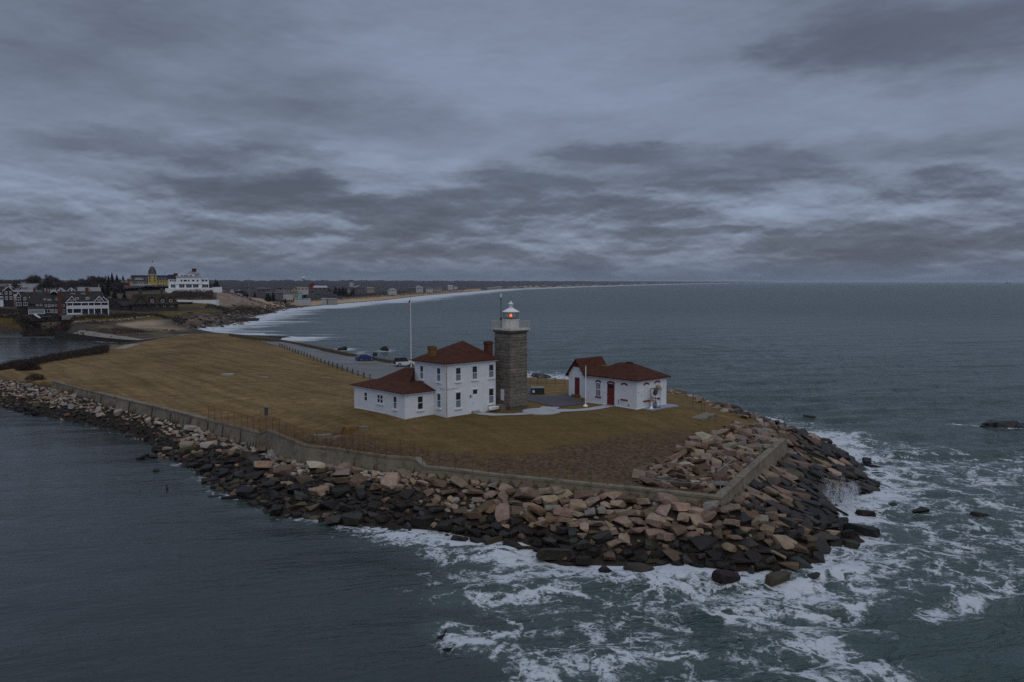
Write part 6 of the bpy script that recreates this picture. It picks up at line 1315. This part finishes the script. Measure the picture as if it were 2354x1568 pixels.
# 11. houses along the bay, near to far
kx = lambda x: (850 + .446 * x) / 1.7407; ky = lambda y: (1050 + .446 * y) / 1.7407
def bay_house(x1, x2, yt, yb, D, mw, mr, label, dep=9., roof=.45, nwin=3, ridge='x'):
    s = D * .2562 / FPX; w = (x2 - x1) * s; h = (yb - yt) * s * (.62 if D < 1000 else .8); xm = (x1 + x2) / 2; r = face_root('house', kx(xm), ky(yb), D, label, 'house', None, random.uniform(-.25, .25)); rh = h * roof; wh = h - rh
    mb = MB(); mb.box(-w / 2, w / 2, 0, dep, -5, wh); mb.build('wall', mw, r); mb = MB()
    if ridge == 'x': mb.add([(-w / 2 - .4, -.4, wh), (w / 2 + .4, -.4, wh), (w / 2 + .4, dep + .4, wh), (-w / 2 - .4, dep + .4, wh), (-w / 2 + .6, dep / 2, h), (w / 2 - .6, dep / 2, h)], [(3, 2, 1, 0), (0, 1, 5, 4), (2, 3, 4, 5), (1, 2, 5), (3, 0, 4)])
    else:
        mb.loft([[(-w / 2 - .4, d, wh), (w / 2 + .4, d, wh), (0, d, h)] for d in (.3, dep + .4)]); g = MB(); g.loft([[(-w / 2, d, wh), (w / 2, d, wh), (0, d, h - .3)] for d in (-.02, .29)]); g.build('gable', mw, r)
    mb.build('roof', mr, r)
    for k in range(nwin):
        q = -w / 2 + w * (k + .5) / nwin; mb = MB(); ww = min(1.6, w / nwin * .4); mb.box(q - ww / 2, q + ww / 2, -.06, -.002, wh * .25, wh * .75); mb.build('window', M_glass, r)
    mb = MB(); mb.box(w * .2, w * .2 + 1, dep / 2 - .5, dep / 2 + .5, wh, h + 1.0); mb.build('chimney', M_brick, r)
W, C, T, G = M_bwhite, mat('bay_cream', (.24, .22, .175), .8, .1, .3), M_ftan, mat('bay_grey', (.10, .10, .104), .9, .15, .3, spec=.1)
BH = [(160, 190, 228, 256, 700, W, G, 'small white gabled cottage left of the stone bank crest', 'y'), (222, 260, 226, 266, 690, W, G, 'steep white gabled cottage above the stone bank', 'y'), (405, 512, 198, 262, 860, G, M_dgrey, 'grey house half hidden by bare trees behind the stone bank', 'x'), (478, 628, 248, 292, 720, G, G, 'long low grey house at the near end of the beach', 'x'),
      (570, 690, 222, 280, 800, W, G, 'wide white house with grey roof above the beach', 'x'), (690, 760, 210, 282, 830, C, T, 'cream house with tan roof among the white beach houses', 'y'), (760, 860, 204, 250, 900, W, T, 'white house with pale hipped roof beside the cream house', 'x'), (640, 720, 255, 292, 760, W, G, 'low white house wing in front of the wide white house', 'x'),
      (868, 920, 175, 215, 1150, M_redp, M_redp, 'house with red roof on the wooded rise', 'y'), (905, 1025, 200, 248, 1080, G, W, 'grey shingle house with white trim in the middle of the bay', 'x'), (1205, 1245, 232, 252, 1150, C, G, 'tiny cream house beside the dark evergreens', 'x'), (1230, 1265, 180, 195, 1500, W, W, 'tiny white house high in the woods', 'x'), (1278, 1365, 198, 246, 1180, G, W, 'grey house with white gables right of the dark evergreens', 'y'), (1385, 1448, 218, 245, 1220, C, T, 'yellowish cream house further along the bay', 'x'),
      (1578, 1652, 218, 262, 1250, W, G, 'white house standing alone above the beach', 'y'), (1755, 1815, 212, 248, 1420, G, G, 'grey bay house left of the white roofed one', 'x'), (1810, 1880, 198, 246, 1450, W, W, 'bright white roofed house in the far row', 'y'), (1918, 1978, 214, 250, 1520, W, G, 'white house with grey roof in the far row', 'x'), (1990, 2058, 206, 248, 1600, C, G, 'cream house with grey roof in the far row', 'x'), (2112, 2158, 200, 226, 1850, W, W, 'small white far house near the wood edge', 'x'), (2165, 2192, 202, 222, 1900, W, G, 'smallest white far house right of its white neighbour', 'x')]
for x1, x2, yt, yb, D, mw, mr, l, rd in BH: bay_house(x1, x2, yt, yb, D, mw, mr, l, 10., .45, 3, rd)
kl = lambda x: (1100 + .892 * x) / 1.7407; kly = lambda y: (1050 + .892 * y) / 1.7407
for i in range(34):
    px = 1110 + i * 12.6 + random.uniform(-4, 4); b = np.interp(px, [1091, 1144, 1278, 1400, 1529, 1657], [670, 665.7, 660.6, 657, 653.4, 650.9]); dsh = 23.1 / math.tan(math.radians(.0001) + math.atan((b - CYP) / FPX) + PITCH)
    D = dsh + 100 + .02 * dsh; p = coast_on(px, D); w = random.uniform(9, 16) * (1 + D / 9000); hh = random.uniform(4.5, 7) * (1 + D / 14000); h_ = empty('house', p, random.uniform(-.3, .3)); tag(h_, 'tiny pale house in the row along the distant beach', 'house', 'tiny houses along the distant beach')
    mw = random.choice([M_bwhite, C, G, G]); mb = MB(); mb.box(-w / 2, w / 2, 0, 10, -4, hh * .6); mb.build('wall', mw, h_); mb = MB(); mb.add([(-w / 2 - .4, -.4, hh * .6), (w / 2 + .4, -.4, hh * .6), (w / 2 + .4, 10.4, hh * .6), (-w / 2 - .4, 10.4, hh * .6), (-w / 2, 5, hh), (w / 2, 5, hh)], [(3, 2, 1, 0), (0, 1, 5, 4), (2, 3, 4, 5), (1, 2, 5), (3, 0, 4)]); mb.build('roof', random.choice([M_fgrey, M_groof, M_dgrey, M_ftan]), h_)
# beach cabins
for x1, x2, yt, yb, l in ((735, 872, 318, 334, 'long low white beach pavilion at the start of the sand'), (975, 1025, 310, 341, 'white beach cabin standing alone on the sand'), (1035, 1120, 315, 336, 'row of pale beach cabins right of the lone white cabin'), (770, 800, 266, 284, 'pale green lifeguard hut above the beach pavilion')): bay_house(x1, x2, yt, yb, 740 if x1 < 900 else 790, mat('pale_green', (.2, .38, .33), .8, .1) if x1 == 770 else W if x1 != 1035 else C, W, l, 6., .3, 3)
# water tower
D = 2600.; p = atd(697.5, 645, D); wt = empty('water_tower', p); tag(wt, 'pale water tower above the woods on the skyline', 'water tower'); mb = MB(); mb.tube((0, 0, -25), (0, 0, 4), 2, n=12); mb.build('column', M_fgrey, wt); mb = MB(); mb.lathe([(2, 3), (5, 5), (6.5, 7), (6.5, 9), (5, 11), (.5, 12)], n=20); mb.build('tank', mat('tank_white', (.62, .64, .68), .6, .04), wt)
# utility pole by the bank
p = coast_on(572, 640); mb = MB(); mb.tube((0, 0, -1), (0, 0, 17), .28, .2, n=8); mb.box(-1.2, 1.2, -.12, .12, 14.8, 15.1); o = mb.build('utility_pole', M_fgrey); o.location = p; tag(o, 'tall pale utility pole behind the stone bank', 'utility pole')

# ------------------------------------------------------------------ trees and scrub
M_twig = mat('bare_twigs', (.060, .048, .047), .95, .35, .4); M_bark = mat('bark', (.05, .042, .038), .95, .3, 2.); M_conif = mat('dark_conifer', (.012, .016, .010), .95, .4, 1.); M_scrub = mat('winter_scrub', (.042, .028, .021), .95, .4, .35, col2=(.062, .045, .028)); M_wood_far = mat('far_wood_canopy', (.036, .030, .029), .95, .35, .02)
class Tri:
    def __init__(s): s.v = []; s.n = 0
    def twig(s, p, d, L, w):
        d = np.asarray(d, float); d = d / (np.linalg.norm(d) + 1e-9); a = np.cross(d, RNG.normal(size=3)); a /= np.linalg.norm(a) + 1e-9
        p = np.asarray(p, float); s.v += [p - a * w / 2, p + a * w / 2, p + d * L]
    def build(s, name, m, parent=None):
        V = np.array(s.v, np.float32); F = np.arange(len(V)).reshape(-1, 3); return link(name, np_mesh(name, V, F, False), m, parent)
def bare_tree(seed):
    """unit tree 10 m tall: trunk with limbs, and a crown of fine twigs"""
    rng = np.random.default_rng(seed); r = empty('bare_tree', (0, 0, 0)); tr = MB(); cr = Tri(); tips = []
    def grow(p, d, L, rad, lev):
        q = p + d * L; tr.tube(p, q, rad, rad * .68, n=5)
        if lev == 0: tips.append((q, d)); return
        for k in range(3 if lev > 1 else 3):
            nd = d + rng.normal(size=3) * (.48 + .07 * (4 - lev)); nd[2] = abs(nd[2]) * .8 + .16; nd /= np.linalg.norm(nd); grow(q, nd, L * rng.uniform(.62, .84), rad * .58, lev - 1)
    grow(np.array([0, 0, -.8]), np.array([0., 0, 1]), 3.0, .30, 4)
    for q, d in tips:
        for k in range(20):
            nd = d + rng.normal(size=3) * .75; nd[2] += .25; cr.twig(q + rng.normal(size=3) * .32, nd, rng.uniform(.6, 1.5), rng.uniform(.09, .17))
    tr.build('trunk', M_bark, r); cr.build('crown', M_twig, r); return r
def conifer(seed):
    rng = np.random.default_rng(seed); r = empty('conifer_tree', (0, 0, 0)); mb = MB(); mb.tube((0, 0, -.8), (0, 0, 9.6), .22, .04, n=6); mb.build('trunk', M_bark, r); cr = Tri(); z = .9
    while z < 10:
        R_ = (10 - z) * .34 * rng.uniform(.7, 1.2) + .15; a0 = rng.random() * 6.28
        for k in range(46):
            a = a0 + k * 2.4 + rng.normal() * .2; cr.twig((math.cos(a) * R_ * .12, math.sin(a) * R_ * .12, z + rng.normal() * .15), (math.cos(a), math.sin(a), -.25 + rng.normal() * .12), R_ * rng.uniform(.6, 1.1), .34)
        z += .42
    cr.build('crown', M_conif, r); return r
bt = [bare_tree(s) for s in range(5)]; ct = [conifer(s) for s in range(3)]; used = set()
def plant(kind, p, h, label, group, wide=1.):
    src = random.choice(bt if kind == 'bare' else ct)
    if src.name not in used: used.add(src.name); o = src
    else: o = copy_tree(src)
    o.location = p; o.rotation_euler = (0, 0, random.uniform(0, 6.28)); o.scale = (h / 10 * wide, h / 10 * wide, h / 10); tag(o, label, 'tree', group)
def plant_px(kind, px, ytop, D, label, group=None, wide=1.):
    p = coast_on(px, D); top = atd(px, ytop, D)[2]; plant(kind, p, max(4, top - p.z), label, group, wide)
plant_px('bare', 78, 624.5, 620, 'broad bare tree on the left skyline, left of the big pair', None, 1.15); plant_px('bare', 108, 625, 640, 'broad bare tree on the left skyline, right of the big pair', None, 1.15)
for k, (px, yt, D) in enumerate(((205, 630, 620), (222, 627, 650), (240, 630, 630), (190, 636, 660))): plant_px('bare', px, yt, D, 'bare tree in the cluster left of the yellow hotel', 'bare trees left of the yellow hotel', 1.15)
for k, (px, yt, D) in enumerate(((258, 627, 650), (269, 631, 640), (283, 633, 660), (250, 634, 600), (276, 640, 560), (246, 650, 520), (236, 655, 500), (262, 662, 490), (285, 668, 480))): plant_px('conifer', px, yt, D, 'dark conifer standing left of the tan roofed house', 'dark conifers left of the tan roofed house', 1.1)
for px, yt, D in ((496, 643, 740), (500, 646, 700), (660, 668, 900), (648, 670, 880), (668, 667, 920), (680, 668, 930), (690, 669, 950), (700, 668, 960), (560, 671, 690), (566, 676, 670), (585, 671, 760)): plant_px('conifer', px, yt, D, 'dark conifer between the bay houses', 'dark conifers between the bay houses', 1.2)
for i in range(120):
    px = random.uniform(-10, 480); D = random.uniform(470, 900) if px < 285 else random.uniform(820, 1000); yt = np.interp(px, [0, 40, 150, 300, 480], [638, 639, 637, 641, 643]) + random.uniform(-3, 11); plant_px('bare', px, yt, D, 'bare tree in the loose wood behind the shore houses', 'bare trees behind the shore houses', random.uniform(.9, 1.3))
for i in range(90):
    px = random.uniform(495, 1080); D = random.uniform(720, 1500); p = coast_on(px, D)
    if p.z < 2.5: continue
    plant('bare', p, random.uniform(6, 11), 'small bare tree among the houses along the bay', 'bare trees among the bay houses', random.uniform(.9, 1.4))
for x1, x2, yt, yb, D, mw, mr, l, rd in BH:      # yards between the bay houses: trees before and behind each
    for k in range(3):
        px = kx(random.uniform(x1 - 30, x2 + 30)); Dk = D * random.choice([.955, .97, 1.04]); p = coast_on(px, Dk)
        if p.z > 2.2: plant(random.choice(['bare', 'bare', 'bare', 'conifer']), p, random.uniform(5, 9), 'small tree in a yard among the bay houses', 'yard trees among the bay houses', random.uniform(1., 1.5))
for k in range(9): plant('conifer', coast_on(kx(random.uniform(1090, 1275)), random.uniform(1120, 1190)), random.uniform(11, 16), 'tall dark conifer in the evergreen clump right of the middle bay house', 'dark evergreen clump by the bay', 1.4)
# scrub: thickets on the dunes and round the houses, one mass of twigs
def scrub_mass(name, polys, n, h, m, label, hfun=coast, clump=0., D0=250, kind='stuff', w=.16):
    t = Tri(); cnt = 0
    for poly, share, hh in polys:
        P = np.array(poly, float); k = 0; x0, y0 = P.min(0); x1, y1 = P.max(0)
        pts = RNG.uniform([x0, y0], [x1, y1], (int(n * share * 4), 2)); pts = pts[inside(P, pts[:, 0], pts[:, 1])][:int(n * share)]
        z = hfun(pts[:, 0], pts[:, 1]); dn = fbm(pts[:, 0] / 6., pts[:, 1] / 6., 77)
        for (x, y), zz, q in zip(pts, z, dn):
            if q < clump: continue
            H_ = hh * (.45 + 1.1 * (q - clump)) * h; 
            for j in range(3):
                u = RNG.random(); t.twig((x + RNG.normal() * .3, y + RNG.normal() * .3, zz + u * H_ * .75), (RNG.normal() * .55, RNG.normal() * .55, 1), H_ * RNG.uniform(.25, .5), w)
    o = t.build(name, m); tag(o, label, None if kind == 'stuff' else 'hedge', None, kind); return o
def poly_at(l): return [tuple(atd(a, b, D)[:2]) for a, b, D in l]
scrub_mass('scrub', [(poly_at([(150, 741, 345), (330, 738, 370), (420, 735, 385), (430, 726, 400), (330, 733, 380), (155, 738, 356)]), .2, 1.0), (poly_at([(60, 745, 335), (95, 750, 340), (125, 757, 336), (60, 752, 330)]), .12, 1.0), (poly_at([(62, 738, 340), (86, 737, 350), (115, 748, 345), (118, 755, 335), (50, 750, 333)]), .15, 2.0), (poly_at([(98, 733, 356), (150, 735, 358), (156, 748, 340), (122, 748, 342)]), .2, 1.8),
    (poly_at([(-20, 722, 400), (95, 722, 400), (92, 735, 360), (-20, 735, 360)]), .3, 1.3), (poly_at([(160, 760, 322), (250, 772, 310), (400, 772, 330), (420, 764, 345), (250, 757, 330)]),   .1, .45), (poly_at([(480, 706, 480), (600, 704, 600), (640, 712, 600), (560, 728, 520), (470, 720, 450)]), .3, 1.0), (poly_at([(400, 678, 590), (490, 678, 600), (490, 688, 560), (380, 690, 520)]), .25, 1.5), (poly_at([(240, 690, 470), (400, 690, 470), (330, 712, 440), (240, 720, 430)]), .3, 2.2), (poly_at([(20, 685, 470), (240, 690, 480), (240, 660, 600), (0, 660, 600)]), .5, 2.5), (poly_at([(490, 655, 660), (640, 676, 760), (760, 676, 900), (1090, 662, 1900), (700, 655, 1300), (500, 648, 900)]), .9, 2.6)], 9000, 2.0, M_scrub, 'brown winter scrub on the dunes and between the houses', coast, .28, kind='stuff', w=.28)
hg = [tuple(at(*p)[:2]) for p in ((-60, 856, 3.6), (60, 846, 3.8), (150, 830, 3.8), (245, 815, 3.4), (250, 803, 3.3), (180, 816, 3.4), (60, 836, 3.4), (-60, 842, 3.3))]
o = scrub_mass('hedge', [(hg, 1.0, 1.0)], 7000, 2.0, M_scrub, 'long dense brown hedge between the lawn and the grey inlet', ground, 0.12, kind='hedge', w=.10)
for px, D, hw, hh, l in ((84, 350, 3.9, 3.6, 'big dark bush left of the white stair of the porch house'), (118, 346, 5.2, 4.0, 'big dark bush right of the white stair of the porch house'), (150, 352, 2.2, 2.6, 'small dark bush at the corner of the porch house'), (60, 352, 4.2, 2.4, 'low dark bush between the left green lawn and the house')):
    g = coast_on(px, D); t = Tri()
    for k in range(1900):
        d = RNG.normal(size=3); d /= np.linalg.norm(d); d[2] = abs(d[2]); q = d * RNG.random() ** .35 * np.array([hw, hw * .7, hh]); t.twig(q - [0, 0, .3], d + RNG.normal(size=3) * .5 + [0, 0, .3], RNG.uniform(.5, 1.0), .16)
    b_ = empty('bush', g); tag(b_, l, 'bush'); t.build('crown', M_scrub, b_); mb = MB(); mb.tube((0, 0, -.6), (0, 0, hh * .5), .1, .04, n=5); mb.build('stem', M_bark, b_)
for px, py, s, l in ((64, 851, 2.7, 'reddish brown round bush at the end of the hedge'), (82, 874, 1.9, 'low dark bush on the stones beyond the far end of the seawall')):
    g = ground_at(px, py); t = Tri()
    for k in range(2600 if s > 2 else 900):
        d = RNG.normal(size=3); d /= np.linalg.norm(d); d[2] = abs(d[2]); q = d * s * RNG.random() ** .4 * np.array([1, .7, .62]); t.twig(q, d + RNG.normal(size=3) * .5 + [0, 0, .4], RNG.uniform(.3, .7), .06)
    b_ = empty('bush', g); tag(b_, l, 'bush'); t.build('crown', mat('reddish_twigs', (.042, .022, .018), .95, .35, .8) if s > 2 else M_scrub, b_); mb = MB()
    for k in range(5): mb.tube((0, 0, -.2), (math.cos(k * 1.3) * .5, math.sin(k * 1.3) * .5, s * .45), .05, .02, n=5)
    mb.build('stem', M_bark, b_)
# far woods: one canopy over the low hills behind the bay
def woods():
    rs = [680.]
    while rs[-1] < 48000: rs.append(rs[-1] * (1.0045 if rs[-1] < 2200 else 1.012 if rs[-1] < 6000 else 1.05))
    X, Y, F = polar(-40, 21.5, 1000, rs); x, y = X.ravel(), Y.ravel(); r = np.hypot(x, y); ds = dist(CPOLY, x, y); ic = inside(CPOLY, x, y); z = coast(x, y)
    big = fbm(x / 260., y / 260., 31); edge = np.where(r < 1600, 78, np.where(r < 3000, 95, 110)) + (big - .5) * 130
    k = np.clip((ds - edge) / 40., 0, 1) * ic; k2 = np.clip((ds - edge - 120) / 240., 0, 1); sc = np.clip(r / 1500., .8, 6)
    bump = fbm(x / (8. * sc), y / (8. * sc), 33, 3); h = np.where(r > 1300, 3.5 + (np.clip(30.5 + (big - .5) * 7 - z, 5, 14) - 3.5) * k2, 3.2 + 2.3 * np.clip((r - 900) / 400, 0, 1)); h = h * (.45 + .95 * bump) * k
    lim = np.interp(proj(np.stack([x, y, z], -1))[0][:, 0], [0, 480, 760, 1000, 1400, 1600, 1800], [29, 28, 31.5, 30.5, 29.5, 27, 24]) + (bump - .5) * 4
    zc = np.minimum(z + h, np.where(r < 1300, 26, lim)); kk = k > .12; V = np.stack([x, y, np.maximum(zc, z + .0)], -1)
    keep = kk[F].any(1); F = F[keep]; u = np.unique(F); mp = np.zeros(len(V), int); mp[u] = np.arange(len(u)); me = np_mesh('woods', V[u], mp[F][:, ::-1], False)
    tag(link('woods', me, M_wood_far), 'dark leafless woods covering the low hills behind the bay', None, None, 'stuff')
woods()

# broken stone along the far shores
def far_rocks(label, line, n, wdt, smin, smax, zf, cols):
    L = resample(line, 400); VV, FF, TT = [], [], []; nv = 0
    keys = [(k, i) for k in KINDS for i in range(len(KINDS[k]))]; raw = {}
    for k, i in keys:
        me = KINDS[k][i]; v = np.empty(len(me.vertices) * 3); me.vertices.foreach_get('co', v); f = np.empty(len(me.polygons) * 3, int); me.loops.foreach_get('vertex_index', f); raw[(k, i)] = (v.reshape(-1, 3), f.reshape(-1, 3))
    for q in range(n):
        c = L[random.randrange(400)] + RNG.normal(size=2) * wdt; s = random.uniform(smin, smax); z = max(float(zf(c[0:1], c[1:2])[0]), -.3) + s * .12; v, f = raw[random.choice(keys)]
        M = np.array(Matrix.Rotation(random.uniform(0, 6.28), 3, 'Z') @ Matrix.Rotation(random.gauss(0, .3), 3, 'X')); VV.append((v * [s, s * random.uniform(.6, .9), s * random.uniform(.35, .6)]) @ M.T + [c[0], c[1], z]); FF.append(f + nv); nv += len(v)
        col = np.array(random.choice(cols)) * random.uniform(.7, 1.2); TT.append(np.tile([*col, 1.], (len(v), 1)))
    me = np_mesh('rubble', np.vstack(VV), np.vstack(FF), False); ca = me.attributes.new('tint', 'FLOAT_COLOR', 'POINT'); ca.data.foreach_set('color', np.vstack(TT).astype(np.float32).ravel()); tag(link('rubble', me, M_rub), label, None, None, 'stuff')
DK = [(.035, .028, .022), (.06, .047, .036), (.11, .083, .060), (.028, .023, .019)]; LT = [(.20, .165, .13), (.26, .21, .16), (.13, .10, .08), (.06, .05, .042)]
far_rocks('dark boulders along the shore of the far bay', [tuple(at(a, b - 1.5, 0)[:2]) for a, b in BAYPX[:10]], 620, 4.5, .7, 3.0, coast, DK + LT[:1] + [(.15, .115, .09)])
far_rocks('pale boulders on the far side of the grey inlet', [tuple(at(a, b, 0)[:2]) for a, b in ((-60, 763), (0, 762), (60, 760), (118, 757))], 420, 2.0, 1.0, 2.6, coast, LT)
far_rocks('stones below the causeway wall', [tuple(at(a, b, 0)[:2]) for a, b in ((150, 776), (210, 784), (278, 788))], 160, 1.4, .5, 1.4, coast, DK)
far_rocks('low stone wall edging the green shore lawn', [tuple(atd(a, b, D)[:2]) for a, b, D in ((148, 742, 343), (240, 738.5, 352), (310, 734, 365), (352, 730, 374))], 260, .5, .7, 1.5, coast, LT + [(.3, .25, .2)])
far_rocks('rock blocks of the stone bank below the bluff mansion', [tuple(atd(a, b, D)[:2]) for a, b, D in ((512, 672, 625), (545, 682, 632), (585, 692, 640))], 500, 6., 1.2, 2.6, coast, LT)
far_rocks('dark rocks at the foot of the parking lot wall', [tuple((p + [2.6, 1.8, 0])[:2]) for p in LOTW], 420, 1.2, .6, 2.0, lambda x, y: np.zeros_like(x) - .1, DK)

# ------------------------------------------------------------------ thin sea haze over the far coast
mb = MB(); mb.box(-70000, 70000, -300, 95000, -4.0, 56)
mh = bpy.data.materials.new('haze_air'); mh.use_nodes = True; nt = mh.node_tree; nt.nodes.clear(); o_ = nt.nodes.new('ShaderNodeOutputMaterial'); pv = nt.nodes.new('ShaderNodeVolumePrincipled')
pv.inputs['Density'].default_value = 4.5e-5; pv.inputs['Color'].default_value = (.75, .82, .95, 1); nt.links.new(pv.outputs[0], o_.inputs['Volume'])
tag(mb.build('haze', mh), 'thin cool sea haze fading the far coast', None, None, 'stuff')
